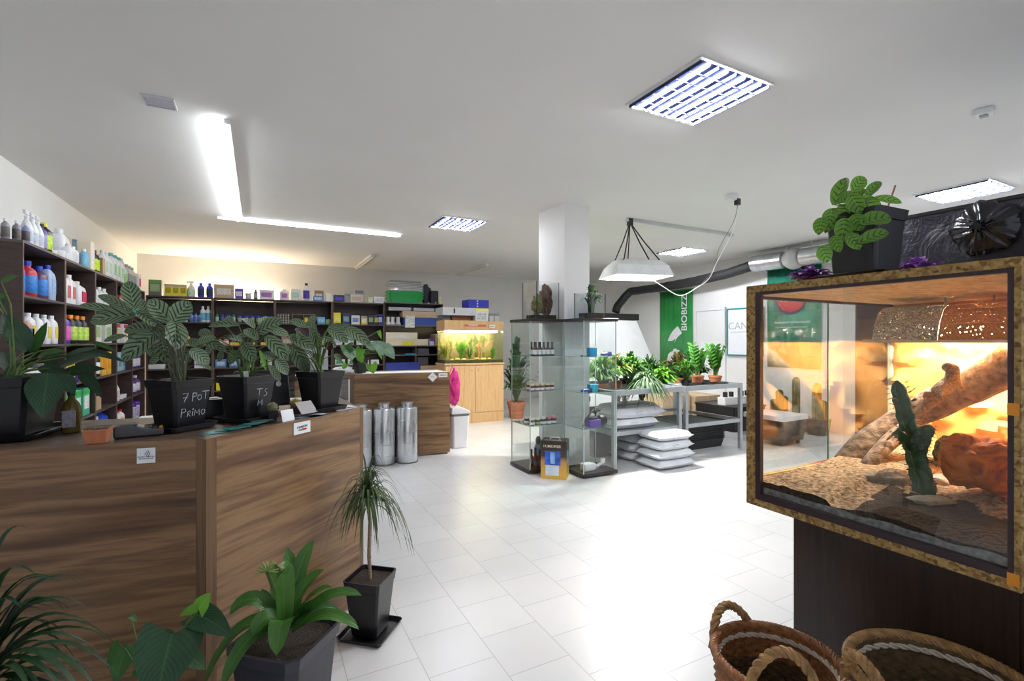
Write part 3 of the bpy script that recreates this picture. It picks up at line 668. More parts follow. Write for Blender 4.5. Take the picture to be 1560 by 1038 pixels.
# left leg and right leg of the counter: one thing
t = thing('shop_counter', 'walnut shop counter with angled front, plants standing on top', 'counter', (A.x, A.y, 0))
def wall_panel(a, b, z0, z1, th, name, m, parent, origin, inset=0, label=None):
    """upright board from a to b, body behind the line; local axes along the board"""
    a, b = Vector(a), Vector(b); d = b - a; L = d.length; ang = math.atan2(d.y, d.x)
    g = G().box(0, inset, z0, L, inset + th, z1); o = g.build(name, m, parent, label=label); o.location = a - origin; o.rotation_euler = (0, 0, ang); return o
dl = (A - L0).normalized(); dr = (B - A).normalized()
wall_panel(L0, A - dl * .034, .02, TC - .0, .02, 'front_panel', m_walnut, t, A, label='dark walnut panel at left')
wall_panel(A + dr * .034, B - dr * .03, .02, TC - .0, .02, 'front_panel', m_walnut_d, t, A, label='walnut panel at right with a white sticker')
post = G().prism([(-.04, .010), (-.001, -.008), (.001, -.006), (.03, .018), (.02, .04), (-.03, .04)], 0, TC).build('corner_post', m_walnut_v, t)
wall_panel(B - dr * .028, B, 0, TC, .022, 'end_post', m_walnut_v, t, A)
e = Vector((back[0][0], back[0][1], 0))
wall_panel(B + (e - B).normalized() * .023, e, .02, TC - .02, .018, 'side_panel', m_dkwood, t, A)
ins = Vector((.012, .025, 0))
pts = [L0 + Vector((0, .022, 0)), A + Vector((0, .035, 0)), B + Vector((-.018, .022, 0))] + [Vector((x, y, 0)) for x, y in back]
wt = G().prism([(p.x - A.x, p.y - A.y) for p in pts], TC - .028, TC - .003).build('worktop', wood((.04, .03, .025), (.10, .07, .05), (.16, .11, .08), (3, 3, 3), .3, nm='worktop_laminate'), t)
rim = G()
# stickers on the counter
def sticker(p, q, ztop, zbot, label, name='sticker', body=None):
    p, q = Vector(p), Vector(q); d = (q - p); L = d.length; ang = math.atan2(d.y, d.x)
    o = G().box(0, -.0035, 0, L, -.0008, ztop - zbot).build(name, m_paper); o.location = (p.x, p.y, zbot); o.rotation_euler = (0, 0, ang); tag(o, label, 'sticker')
    return o, L, ztop - zbot
def on_line(px, a, d):
    r = ray(px, 519.5); det = r.x * (-d.y) + d.x * r.y; tt = (a.x * (-d.y) + d.x * a.y) / det; return Vector((r.x * tt, r.y * tt, 0))
def zat(px, py, P): 
    r = ray(px, py); return EYE + r.z * (P.y / r.y)
p, q = on_line(209, L0, dl), on_line(237, L0, dl)
o, L, H = sticker(p, q, zat(209, 684, p), zat(209, 707, p), 'square white sticker on the left walnut counter panel')
for i in range(3): G().tube([(L * .5 + .012 * math.cos(a) * (i + 1) * .5 - .008, -.004, H * .62 + .012 * math.sin(a) * (i + 1) * .5) for a in (-.8, -.4, 0, .4, .8)], .0009, 4).build('symbol', m_black, o)
text('PLATBA KARTOU', .0065, (L / 2, -.0036, H * .42), (1, 0, 0), (0, 0, 1), m_black, o); text('BEZKONTAKTNE', .0055, (L / 2, -.0036, H * .3), (1, 0, 0), (0, 0, 1), m_black, o)
p, q = on_line(447, A, dr), on_line(472, A, dr)
o, L, H = sticker(p, q, zat(447, 646, p), zat(447, 664, p), 'white sticker with coloured emblem on right walnut counter panel')
text('HEMSON', .015, (L / 2, -.0036, H * .58), (1, 0, .05), (0, 0, 1), m_black, o, bold=.0002)
G().cbox((L * .38, -.0045, H * .34), (.022, .002, .006)).build('emblem', mat((.03, .3, .1), .5), o); G().cbox((L * .62, -.0045, H * .36), (.026, .002, .007)).build('emblem', mat((.6, .02, .02), .5), o)

# back counter
A2, B2 = Vector((.35, 5.80, 0)), Vector((2.092, 5.655, 0)); d2 = (B2 - A2).normalized(); n2 = Vector((-d2.y, d2.x, 0)); T2 = 1.01
t = thing('shop_counter', 'long walnut back counter behind the metal filter cylinders', 'counter', (A2.x, A2.y, 0))
M2 = A2 + d2 * .60
wall_panel(A2, M2 - d2 * .02, .02, T2, .02, 'front_panel', m_walnut, t, A2)
wall_panel(M2 - d2 * .018, M2 + d2 * .018, 0, T2, .02, 'corner_post', m_walnut_v, t, A2)
wall_panel(M2 + d2 * .02, B2 - d2 * .0, .02, T2, .02, 'front_panel', m_walnut_d, t, A2)
g = G().prism([(p.x - A2.x, p.y - A2.y) for p in (A2 + n2 * .022, B2 + n2 * .022, B2 + n2 * .62, A2 + n2 * .62)], T2 - .027, T2 - .002); g.build('worktop', mat((.32, .27, .24), .4), t)
wall_panel(B2 + n2 * .021 - d2 * .02, B2 + n2 * .6 - d2 * .02, .0, T2 - .03, .018, 'side_panel', m_walnut_v, t, A2)
p, q = B2 - d2 * .215, B2 - d2 * .215
o = G().cbox((0, -.004, 0), (.085, .003, .085), M=Matrix.Rotation(PI / 4, 3, 'Y')).build('sticker', m_paper); text('INFO', .018, (0, -.006, 0), (1, 0, 0), (0, 0, 1), mat(RD, .5), o)
o.location = (p.x, p.y, T2 - .055); o.rotation_euler = (0, 0, math.atan2(d2.y, d2.x)); tag(o, 'white diamond sticker on the right end of the back counter', 'sticker')
p, q = B2 - d2 * .14, B2 - d2 * .03
o, L, H = sticker(p, q, T2 - .012, T2 - .062, 'white rectangular sticker in the top right corner of back counter')
text('HEMSON', .02, (L / 2, -.0036, H * .5), (1, 0, 0), (0, 0, 1), m_black, o, bold=.0003)

# ------------------------------------------------------------------ glass display cabinets
def detolf(x, y, w, dpt, shelves, label):
    t = thing('display_cabinet', label, 'display cabinet', (x, y, 0), 0, 'tall glass display cabinets')
    bk = mat((.03, .022, .02), .4, var=.1)
    G().box(-.005, -.005, .012, w + .005, dpt + .005, .045).build('base', bk, t, bevel=.003)
    G().box(-.008, -.008, 1.60, w + .008, dpt + .008, 1.63).build('top_panel', bk, t, bevel=.003)
    for a, q in (('glass_door', (.014, .002, w - .014, .007)), ('glass_side', (.002, .014, .007, dpt - .01)), ('glass_side', (w - .007, .014, w - .002, dpt - .01)), ('glass_back', (.014, dpt - .007, w - .014, dpt - .002))):
        G().box(q[0], q[1], .046, q[2], q[3], 1.599).build(a, m_glass, t)
    for x0, y0 in ((.009, .009), (w - .009, dpt - .009), (w - .009, .009), (.009, dpt - .009)):
        G().box(x0 - .004, y0 - .004, .046, x0 + .004, y0 + .004, 1.599).build('corner_rail', mat((.62, .74, .72), .25, .5), t)
    for z in shelves:
        s = G().box(.012, .012, z - .005, w - .012, dpt - .012, z).build('glass_shelf', glass((.88, .96, .94)), t)
        G().box(.012, .0095, z - .005, w - .012, .0118, z).box(.0095, .012, z - .005, .0118, dpt - .012, z).build('shelf_edge', m_glass_edge, s)
    for k in ((.03, .03), (w - .03, .03), (.03, dpt - .03), (w - .03, dpt - .03)): G().lathe([(.015, 0), (.015, .012)], 10, c=(k[0], k[1], 0)).build('foot', m_alu, t)
    return t
CLX, CLY, CRX, CRY = 2.502, 4.377, 2.902, 3.985
CS = (.50, .865, 1.235)
detolf(CLX, CLY, .425, .43, CS, 'left tall glass display cabinet with dark top and base, holding jars')
detolf(CRX, CRY, .43, .365, CS, 'right tall glass display cabinet with dark top, holding purple device')
def jar(x, y, z, h, r, body, lid, label, group, neck=False, lab=W_):
    if neck: g = G().lathe([(r, 0), (r, .5 * h), (r * .4, .66 * h), (r * .36, .82 * h)], 12)
    else: g = G().lathe([(r * .9, 0), (r, .08 * h), (r, .66 * h), (r * .85, .74 * h)], 12)
    o = g.build('sauce_bottle' if neck else 'jar', mat(body, .2, var=.1), smooth=True)
    G().lathe([(r * (.5 if neck else 1.0), (.6 if neck else .74) * h), (r * (.5 if neck else 1.0), h)], 12).build('cap' if neck else 'lid', mat(lid, .4), o, True)
    G().lathe([(r * 1.0, .1 * h), (r * 1.03, .12 * h), (r * 1.03, .42 * h), (r, .44 * h)], 12, closed=True).build('label', mat(lab, .5, var=.2, nscale=60), o, True)
    place(o, (x, y, z)); tag(o, label, 'bottle' if neck else 'jar', group); return o
for k in range(8):
    jar(CLX + .10 + .055 * (k % 5) + .01 * (k // 5), CLY + .07 + .09 * (k // 5), CS[2] + .001, .15, .023, (.06, .015, .01), BK, 'dark sauce bottle, %s of the %s row, top shelf of left glass cabinet' % ((ordn(5, k), 'front') if k < 5 else (ordn(3, k - 5), 'rear')), 'dark sauce bottles on the top shelf', True)
for k in range(9):
    jar(CLX + .06 + .062 * (k % 5) + .02 * (k // 5), CLY + .06 + .1 * (k // 5), CS[1] + .001, .075, .026, (.16, .03, .015), (.75, .65, .45), 'small brown jam jar, %s of %s row, middle shelf of left cabinet' % ((ordn(5, k), 'front') if k < 5 else (ordn(4, k - 5), 'rear')), 'jam jars on the middle shelf')
for k in range(6):
    pk = k in (3, 4)
    jar(CLX + .06 + .068 * (k % 5), CLY + .06 + .11 * (k // 5), CS[0] + .001, .08, .03, (.10, .04, .03), (.6, .25, .3) if pk else (.75, .78, .72), ['white lidded jar, leftmost on', 'white lidded jar with green label, second on', 'white lidded jar, third in front row of', 'pink lidded jar, left one on', 'pink lidded jar, right one on', 'white lidded jar in the back row of'][k] + ' lower shelf of left cabinet', ('pink' if pk else 'white') + ' lidded jars', lab=(.25, .4, .1) if k == 1 else W_)
for k in range(7):
    jar(CLX + .11 + .05 * (k % 4), CLY + .07 + .085 * (k // 4), .047, .17 + .01 * (k % 3), .022, (.20, .03, .02), (.05, .02, .12) if k % 2 else BK, 'dark red sauce bottle, %s of %s row, floor of left glass cabinet' % ((ordn(4, k), 'front') if k < 4 else (ordn(3, k - 4), 'rear')), 'red sauce bottles in cabinet bottom', True, (.1, .1, .15))
g = G().blob((0, 0, .10), (.05, .05, .10), .15, 5, 3, 3, -.95).blob((0, 0, .23), (.03, .03, .05), .15, 6, 3, 3); o = g.build('figurine', mat((.18, .2, .19), .6), smooth=True); place(o, (CLX + .28, CLY + .3, .047)); tag(o, 'grey stone figurine behind the red sauce bottles in left cabinet', 'figurine')
def cube(x, z, col, lab, w=.085, h=.08): 
    o = G().box(-w / 2, 0, 0, w / 2, .06, h).build('gadget_box', mat(col, .4), bevel=.004); G().box(-w * .1, -.0012, 0.002, w * .1, -.0002, h - .002).build('stripe', mat(tuple(min(1, c * 1.4) for c in col), .4), o)
    place(o, (CRX + x, CRY + .06, z)); tag(o, lab, 'box')
cube(.17, CS[2] + .001, (.0, .28, .55), 'bright blue box on the top shelf of right glass cabinet', .095, .09)
cube(.18, CS[1] + .001, (.02, .38, .55), 'turquoise box on the middle shelf of right glass cabinet', .10, .08)
def gauge(x, z, c1, c2, lab, y=.06):
    t = G().tube([(-.06, 0, .02), (-.02, 0, .02), (.0, 0, .022), (.05, 0, .022)], [.014, .02, .012, .022], 10).build('gauge', mat(c1, .35), smooth=True); G().lathe([(.022, 0), (.024, .03), (.018, .045)], 12, c=(.05, 0, 0)).build('dial', mat(c2, .35), t, True)
    place(t, (CRX + x, CRY + y, z)); tag(t, lab, 'gauge')
gauge(.075, CS[1] + .001, (.02, .03, .5), (.03, .03, .06), 'blue and black gauge left of the turquoise box')
gauge(.33, CS[2] + .001, (.1, .1, .6), (.1, .1, .5), 'blue corded gadget on the top shelf of right cabinet')
o = G().box(-.05, 0, 0, .05, .03, .012).build('pen_meter', m_black, bevel=.003); G().box(-.02, -.001, .002, .02, -.0002, .01).build('screen', m_alu, o); place(o, (CRX + .07, CRY + .06, CS[2] + .001)); tag(o, 'flat black meter left of the bright blue box', 'meter')
t = thing('air_pump', 'purple and black device with coiled cable, right glass cabinet', 'pump', (CRX + .16, CRY + .12, CS[0] + .001))
G().box(-.04, -.06, 0, .11, .05, .075).build('housing', mat((.14, .05, .4), .35), t, bevel=.008)
G().lathe([(.05, -.04), (.056, -.03), (.056, .03), (.05, .04)], 20).build('motor', m_black, t, True).matrix_local = Matrix.Translation((.15, -.01, .057)) @ Matrix.Rotation(PI / 2, 4, 'Y')
G().box(-.03, -.05, .076, .09, .03, .10).build('top_cover', m_black, t, bevel=.01)
G().tube([(-.13, -.07, .01), (-.08, -.06, .06), (-.02, -.04, .14), (.04, -.02, .175), (.085, 0, .16), (.08, 0, .105)], .008, 8).tube([(-.12, -.05, .02), (-.05, -.03, .1), (.03, 0, .155), (.07, 0, .13)], .007, 8).build('cable', m_black, t, True)
o = G().box(-.09, -.05, 0, .05, .05, .075).build('ballast', m_wplas, bevel=.012); G().box(.051, -.03, .01, .07, .03, .06).build('socket', m_white, o, bevel=.003); place(o, (CRX + .16, CRY + .12, .047)); tag(o, 'white plastic device at the bottom of right glass cabinet', 'device')
o = G().tube([(-.05, 0, .02), (-.02, .02, .03), (.02, 0, .05), (.05, .02, .03), (.02, .05, .02), (-.02, .04, .015)], .018, 10).build('hose_coil', m_wplas, smooth=True); G().cbox((.04, .02, .075), (.05, .03, .05)).build('plug', m_white, o, bevel=.004); place(o, (CRX + .31, CRY + .12, .047)); tag(o, 'white coiled cable with plug beside the white device', 'cable')
# terrarium cube with bark on the left cabinet
def glass_tank(name, label, x, y, z, w, d, h, rz=0, tint=(.9, .93, .92), edge=m_blackm, th=.004):
    t = thing(name, label, 'tank', (x, y, z), rz)
    gm = glass(tint)
    for q in ((-w / 2, -d / 2, w / 2, -d / 2 + th), (-w / 2, d / 2 - th, w / 2, d / 2), (-w / 2, -d / 2 + th, -w / 2 + th, d / 2 - th), (w / 2 - th, -d / 2 + th, w / 2, d / 2 - th)):
        G().box(q[0], q[1], .004, q[2], q[3], h).build('glass_pane', gm, t)
    g = G().box(-w / 2, -d / 2, 0, w / 2, d / 2, .0035)
    for sx in (-1, 1):
        for sy in (-1, 1): g.cbox((sx * (w / 2 + .001), sy * (d / 2 + .001), h / 2), (.006, .006, h))
    g.build('frame', edge, t); return t
m_bark = mat((.14, .07, .05), .9, var=.7, nscale=35, bump=1)
m_moss = mat((.16, .17, .04), .95, var=.6, nscale=60, bump=1)
glass_tank('glass_tank', 'glass cube tank with bark and moss on top of left cabinet', CLX + .235, CLY + .17, 1.631, .30, .25, .40, .12, (.96, .97, .97))
o = G().box(-.12, -.11, 0, .12, .11, .04).build('tank_soil', m_soil); place(o, (CLX + .235, CLY + .16, 1.636), .12); tag(o, 'dark soil layer in the bark tank on left cabinet', 'soil', kind='stuff')
o = G().blob((0, 0, 0), (.045, .08, .165), .3, 11, 2.5, 4).build('bark_slab', m_bark, smooth=True); place(o, (CLX + .315, CLY + .20, 1.845), .5); tag(o, 'reddish brown bark slab inside tank on left cabinet', 'bark')
o = G().blob((0, 0, 0), (.05, .05, .11), .5, 14, 3, 4).build('mossy_root', m_moss, smooth=True); place(o, (CLX + .205, CLY + .2, 1.79), .3); tag(o, 'mossy root beside the bark slab on left cabinet', 'root')
glass_tank('glass_tank', 'glass tank with black frame and leafy plant on right cabinet', CRX + .20, CRY + .16, 1.631, .27, .20, .265, .35, (.93, .95, .96))
o = G().box(-.105, -.085, 0, .105, .085, .05).build('tank_soil', m_soil); place(o, (CRX + .2, CRY + .14, 1.636), .35); tag(o, 'brown soil in the tank on the right cabinet', 'soil', kind='stuff')
# humidifier carton
t = thing('humidifier_box', 'printed humidifier box standing on floor between glass cabinets', 'box', (2.70, 4.20, 0), -.74)
t.scale = (1.28, 1.2, 1.42)
W2, D2, H2 = .205, .16, .27
gm, nt, b = base_mat('printed_card'); sp = N(nt, 'ShaderNodeSeparateXYZ'); nt.links.new(coords(nt), sp.inputs[0])
mr = N(nt, 'ShaderNodeMapRange'); mr.inputs[1].default_value = 0; mr.inputs[2].default_value = .27; nt.links.new(sp.outputs[2], mr.inputs[0])
r = ramp(nt, [(.0, (.85, .5, .08)), (.45, (.55, .3, .08)), (.6, (.06, .035, .02)), (1, (.03, .02, .015))]); nt.links.new(mr.outputs[0], r.inputs[0]); nt.links.new(r.outputs[0], b.inputs['Base Color'])
b.inputs['Roughness'].default_value = .35
G().box(-W2 / 2, -D2 / 2, 0, W2 / 2, D2 / 2, H2).build('carton', gm, t, bevel=.002)
yf = -D2 / 2 - .0015
G().box(-.07, yf, .10, .055, yf + .001, .20).build('blue_picture', mat((.03, .12, .55), .3, var=.5, nscale=25), t, bevel=.0)
G().box(-.065, yf, .025, .045, yf + .001, .098).build('white_picture', mat((.7, .78, .9), .3, var=.1), t)
G().box(-.025, yf - .0012, .11, .01, yf - .0002, .19).build('highlight', mat((.25, .45, .85), .3, var=.2), t)
text('HUMIDIFIER', .027, (-.012, yf - .0002, .232), (1, 0, 0), (0, 0, 1), mat((.85, .75, .6), .4), t, bold=.0002)
text('HUMIDIFIER', .026, (-.01, -.045, H2 + .0012), (1, 0, 0), (0, 1, 0), mat((.75, .65, .5), .4), t)
G().box(W2 / 2 + .0003, -.05, .09, W2 / 2 + .0013, .03, .2).build('side_picture', mat((.15, .3, .7), .4, var=.5, nscale=30), t)
G().tube([(-.04, 0, H2 + .002), (-.03, 0, H2 + .014), (.03, 0, H2 + .014), (.04, 0, H2 + .002)], .005, 8).build('handle', m_white, t, True)

# ------------------------------------------------------------------ foliage helpers
LF_CAL = leafmat((.195, .27, .155), (.013, .055, .018), 6.5, back=(.09, .02, .035), rough=.42, slant=1.3, width=.44, name='striped_leaf')
LF_DK = leafmat((.025, .075, .030), (.014, .048, .020), rough=.35, name='dark_leaf')
LF_MID = leafmat((.045, .14, .025), (.02, .08, .015), rough=.35, name='green_leaf')
LF_BR = leafmat((.17, .42, .04), (.08, .26, .02), rough=.4, trans=.3, name='bright_leaf')
LF_STRAP = leafmat((.07, .19, .03), (.04, .13, .02), rough=.32, name='strap_leaf')
LF_GREY = leafmat((.22, .34, .24), (.12, .24, .14), rough=.4, name='silver_leaf')
LF_MAR = leafmat((.15, .32, .04), (.02, .09, .015), 5, rough=.4, width=.28, slant=1.0, trans=.3, name='spotted_leaf')
LF_BUR = leafmat((.07, .018, .03), (.035, .01, .018), rough=.5, name='burgundy_leaf')
LF_PUR = leafmat((.34, .12, .52), (.13, .03, .20), rough=.5, name='purple_leaf')
m_stem = mat((.09, .16, .03), .5, var=.3)
m_stemd = mat((.05, .07, .02), .5, var=.3)
m_pot = mat((.008, .008, .010), .32, var=.15, nscale=6)
def pot_sq(t, w0, w1, h, saucer=.0, z0=0):
    """square tapered plastic pot with a rim band"""
    zb = z0 + (.012 if saucer else 0)
    p = G().taper(w0, w1 * .97, zb, zb + h * .84, .12).build('pot', m_pot, t, bevel=.003)
    G().taper(w1 * 1.0, w1 * 1.06, zb + h * .84, zb + h, .12, .006).build('rim', m_pot, p)
    s = G().taper(w1 * .94, w1 * .94, zb + h * .9, zb + h * .93, .12).build('soil', m_soil, t)
    if saucer: G().taper(saucer * .9, saucer, z0, z0 + .022, .12, .004).build('saucer', m_pot, t, bevel=.002)
    return zb + h * .93
def leaves(t, specs, D, root, rows, stem_r=.0035, stem_m=None, jit=.05, shape=0, fold=.25, seed=1, nbias=.28, stems=True):
    """specs: base px, tip px, width px, depth offset (base, tip), material index, optional mid px.  All points become places in the room round the plant."""
    rnd = random.Random(seed); o0 = t.location; inv = Matrix.Rotation(-t.rotation_euler.z, 4, 'Z')
    def loc(p): return inv @ (p - o0)
    g = G(); sg = G()
    mats = rows
    for sp in specs:
        bx, by, tx, ty, w = sp[:5]; db, dt = (sp[5], sp[6]) if len(sp) > 6 else (rnd.uniform(-jit, jit), rnd.uniform(-jit, jit))
        mi = sp[7] if len(sp) > 7 else 0; mid = sp[8] if len(sp) > 8 else None
        a = at(bx, by, D + db); b2 = at(tx, ty, D + dt)
        if mid: c = at(mid[0], mid[1], D + (db + dt) / 2 - .02)
        else: c = (a + b2) / 2 + Vector((0, 0, .10 * (b2 - a).length))
        view = (Vector((0, 0, EYE)) - (a + b2) / 2).normalized()
        n = view * (1 - nbias) + Vector((rnd.uniform(-.3, .3), rnd.uniform(-.3, .3), nbias * 1.2))
        g.cur = mi; sh = sp[9] if len(sp) > 9 else shape
        g.leaf(loc(a), loc(c), loc(b2), w / F * D * 1.18, inv.to_3x3() @ n, 10, fold, sh, .03)
        if stems:
            r0 = Vector(root) + Vector((rnd.uniform(-.02, .02), rnd.uniform(-.02, .02), 0))
            la = loc(a); k = Vector((la.x * .35 + r0.x * .65, la.y * .35 + r0.y * .65, la.z * .75 + r0.z * .25))
            sg.tube([r0, (r0 + k) / 2 + Vector((0, 0, .01)), k, la], [stem_r, stem_r * .9, stem_r * .8, stem_r * .6], 6)
    g.build('foliage', mats, t, True)
    if stems and sg.v: sg.build('stem', stem_m or m_stem, t, True)
def stroke(t, polys, org, right, up, sc, r=.0011):
    right, up = Vector(right).normalized(), Vector(up).normalized(); n = right.cross(up)
    g = G()
    for pl in polys: g.tube([Vector(org) + right * x * sc + up * y * sc + n * .0006 for x, y in pl], r, 5)
    return g.build('chalk_writing', mat((.75, .76, .8), .9), t)

# ------------------------------------------------------------------ the potted calatheas on the counter
def tpot(cx, cy, label, rz=.73, w0=.125, w1=.172, h=.19, sc=.20):
    t = thing('potted_calathea', label, 'potted plant', (cx, cy, TC), rz); z = pot_sq(t, w0, w1, h, sc); return t, z
p1, z1 = tpot(-.285, 2.385, 'striped calathea in black pot with white handwriting on two lines')
specs = [(204.7, 472, 194.7, 429, 21), (198.6, 478, 149, 451, 13), (184, 479, 120, 466, 12), (206, 482, 137, 492, 24), (211, 474, 236, 499, 17), (231, 503, 189, 505, 21), (235.6, 509, 187, 552, 27),
         (259.5, 494, 226, 457, 23), (263, 494, 290, 460, 25), (267, 491, 268, 534, 27), (245, 518, 256, 558, 25), (274, 531, 290, 553, 15), (289, 534, 319, 556, 18), (298, 556, 321, 565, 12), (191, 512, 158, 521, 8),
         (225, 520, 232, 545, 12, .08, .1), (300, 525, 330, 515, 12, .06, .1), (250, 540, 228, 556, 12, .1, .12), (215, 500, 200, 520, 15, .08, .1), (240, 525, 214, 538, 14, .1, .12), (280, 545, 300, 540, 12, .1, .12), (250, 500, 240, 520, 16, .1, .12), (285, 520, 310, 530, 13, .08, .1), (222, 482, 212, 455, 13, .1, .12)]
leaves(p1, specs, 2.02, (0, 0, z1), [LF_CAL], seed=3, stem_m=mat((.10, .11, .06), .6, var=.3))
F7 = [[(0, 1), (.7, 1.05), (.25, 0)], [(.1, .5), (.6, .55)]]; 
def sh(pl, dx, dy=0, k=1): return [[(x * k + dx, y * k + dy) for x, y in p] for p in pl]
LP = [[(0, 0), (0, 1)], [(0, 1), (.45, .95), (.5, .65), (.05, .5)]]; LO = [[(.25, 0), (0, .3), (.15, .65), (.45, .6), (.5, .2), (.25, 0)]]; LT = [[(0, 1), (.9, 1)], [(.45, 1), (.45, 0)]]
LR = [[(0, 0), (.02, .6)], [(.02, .6), (.3, .65), (.3, .4), (0, .35), (.35, 0)]]; LI_ = [[(.1, 0), (.1, .55)], [(.05, .8), (.15, .9), (.2, .8), (.1, .72), (.05, .8)]]; LM = [[(0, 0), (.05, .7), (.3, .25), (.55, .7), (.6, 0)]]; LS = [[(.55, 1), (.2, 1), (.1, .7), (.55, .4), (.45, .05), (0, 0)]]
tilt = Vector((0, -(.172 - .125) / 2 / (.19 * .84), 1))
def face_pt(x, z): return (x, -(.125 / 2 + (.172 * .97 - .125) / 2 * ((z - .012) / (.19 * .84))) - .0008, z)
stroke(p1, F7 + sh(LP, 1.25) + sh(LO, 1.85, .05) + sh(LT, 2.4, .1), face_pt(-.047, .115), (1, 0, 0), tilt, .034)
stroke(p1, sh(LP, 0) + sh(LR, .75) + sh(LI_, 1.25) + sh(LM, 1.6) + sh(LO, 2.4), face_pt(-.045, .055), (1, 0, 0), tilt, .034)
p2, z2 = tpot(-.045, 2.495, 'striped calathea in black pot marked TS M in white')
specs = [(364, 497, 317, 498, 15), (369, 521, 335, 515, 11), (303, 516, 345, 538, 14), (391, 519, 373, 502, 14), (372, 524, 388, 553, 18), (390, 509, 433, 491, 24), (387, 501, 370, 486, 11), (405, 513, 439, 551, 18), (410, 558, 427, 582, 10),
         (421, 548, 438, 572, 15), (396, 535, 405, 565, 6, -.03, -.03, 1), (322, 512, 302, 507, 12), (350, 508, 326, 522, 10), (380, 512, 352, 522, 12, .05, .1), (412, 505, 440, 512, 14, .05, .1), (340, 535, 333, 552, 8), (395, 500, 410, 484, 12, .05, .1), (360, 535, 350, 556, 13, .08, .1), (400, 540, 418, 548, 12, .08, .1), (345, 500, 352, 482, 12, .1, .12), (410, 525, 434, 528, 13, .1, .12), (325, 528, 312, 545, 12, .05, .08), (378, 528, 362, 545, 13, .06, .08)]
leaves(p2, specs, 2.16, (0, 0, z2), [LF_CAL, LF_BR], seed=5)
stroke(p2, LT + sh(LS, 1.3, -.1), face_pt(-.02, .115), (1, 0, 0), tilt, .030); stroke(p2, sh(LM, .4, 0, 1.3), face_pt(-.02, .070), (1, 0, 0), tilt, .028)
G().box(-.045, -.03, z2 - .005, -.02, -.028, z2 + .035).build('plant_tag', mat((.4, .4, .45), .5), p2)
p3, z3 = tpot(.285, 2.685, 'striped calathea in black pot nearest the counter end, no writing', .62)
specs = [(442, 515, 479, 533, 17), (446, 528, 470, 571, 19), (474, 500, 488, 536, 13), (437, 525, 455, 558, 14), (500, 502, 530, 523, 15), (529, 500, 564, 529, 15), (468, 499, 441, 489, 11), (500, 499, 528, 497, 7), (445, 530, 452, 557, 9),
         (459, 548, 468, 571, 12), (468, 512, 452, 500, 16, .05, .1, 1), (505, 522, 499, 534, 11, 0, .02, 1), (482, 505, 466, 492, 10), (520, 510, 540, 520, 10, .05, .1), (440, 540, 447, 556, 8), (510, 540, 520, 552, 8, .05, .05), (452, 505, 462, 526, 9), (490, 515, 512, 530, 12, .06, .1), (455, 520, 440, 512, 11, .08, .1), (478, 540, 492, 556, 11, .06, .08), (515, 498, 538, 508, 12, .08, .1), (448, 540, 462, 562, 12, .04, .06), (470, 495, 482, 482, 10, .08, .1)]
leaves(p3, specs, 2.50, (0, 0, z3), [LF_CAL, LF_BUR], seed=7)
# big pot at left
t = thing('potted_peace_lily', 'large dark leafy plant in big black pot, left end of counter', 'potted plant', (-.86, 2.50, TC), -.1)
z = pot_sq(t, .23, .275, .215, .335)
specs = [(40, 535, 3, 478, 27, -.05, -.1, 0), (53, 541, 20, 488, 13, 0, 0, 1), (51, 538, 72, 491, 11, 0, 0, 1), (57, 545, 101, 537, 11, -.05, -.1, 1), (88, 560, 163, 542, 17), (92, 571, 161, 563, 15), (73, 570, 64, 638, 36, -.14, -.2), (44, 581, -6, 607, 32, -.12, -.2),
         (86, 574, 114, 601, 22, -.1, -.1), (38, 560, 4, 576, 19, -.05, -.1, 1), (130, 535, 191, 553, 9, 0, .05, 0), (140, 522, 179, 538, 6, 0, 0, 1), (98, 545, 152, 530, 9), (122, 568, 156, 608, 15), (20, 560, -20, 545, 26, 0, -.1), (60, 560, 108, 580, 18, -.05, -.05),
         (30, 520, 12, 500, 14, .05, .1, 0), (2, 430, 29, 421, 9, 0, 0, 1), (-4, 452, 13, 455, 9, 0, 0, 1), (0, 470, -20, 430, 16, .1, .1, 0), (70, 560, 95, 532, 12, .05, .08, 0), (36, 600, 20, 560, 16, -.02, .0, 0), (60, 590, 84, 600, 20, -.1, -.1)]
leaves(t, specs, 1.93, (.05, -.03, z), [LF_DK, LF_MID], seed=9, shape=1, fold=.18)

# things standing on the counter
def bot_counter():
    o = G().lathe([(.036, 0), (.038, .01), (.038, .12), (.03, .15), (.013, .175), (.013, .205)], 20).build('sauce_bottle', mat((.14, .095, .02), .12, var=.1), smooth=True)
    G().lathe([(.016, .19), (.017, .235), (.014, .237)], 14).build('cap', m_black, o, True)
    G().box(-.026, -.0395, .03, .026, -.037, .115).build('label', mat((.3, .27, .33), .5, var=.3, nscale=70), o)
    o.scale = (.80, .80, .76); place(o, (-.655, 2.50, TC - .001)); tag(o, 'tall greenish sauce bottle with black cap beside the big pot', 'bottle')
bot_counter()
t = thing('small_terracotta_pot', 'tiny terracotta pot with dry soil on the counter edge', 'flower pot', (-.502, 2.19, TC))
G().taper(.058, .075, 0, .05, .1).build('pot', m_terra, t, bevel=.003); G().taper(.066, .066, .05, .056, .1).build('soil', mat((.18, .13, .08), .95, var=.7, nscale=200, bump=1), t)
t = thing('card_terminal', 'dark payment terminal with coloured keys lying on the counter', 'card terminal', (-.40, 2.285, TC), .1)
G().extr([(-.075, 0), (.075, 0), (.075, .022), (.02, .03), (-.03, .048), (-.075, .042)], 1, -.04, .04).build('housing', mat((.06, .06, .065), .4), t, bevel=.006)
g = G()
kk = [((.062, 0), RD), ((.062, .02), YE), ((.062, -.022), GR)]
for (x, y), c in (((.066, -.024), RD), ((.066, 0), YE), ((.066, .022), GR)): G().box(x - .006, y - .008, .0215, x + .004, y + .008, .028).build('key', mat(c, .4), t)
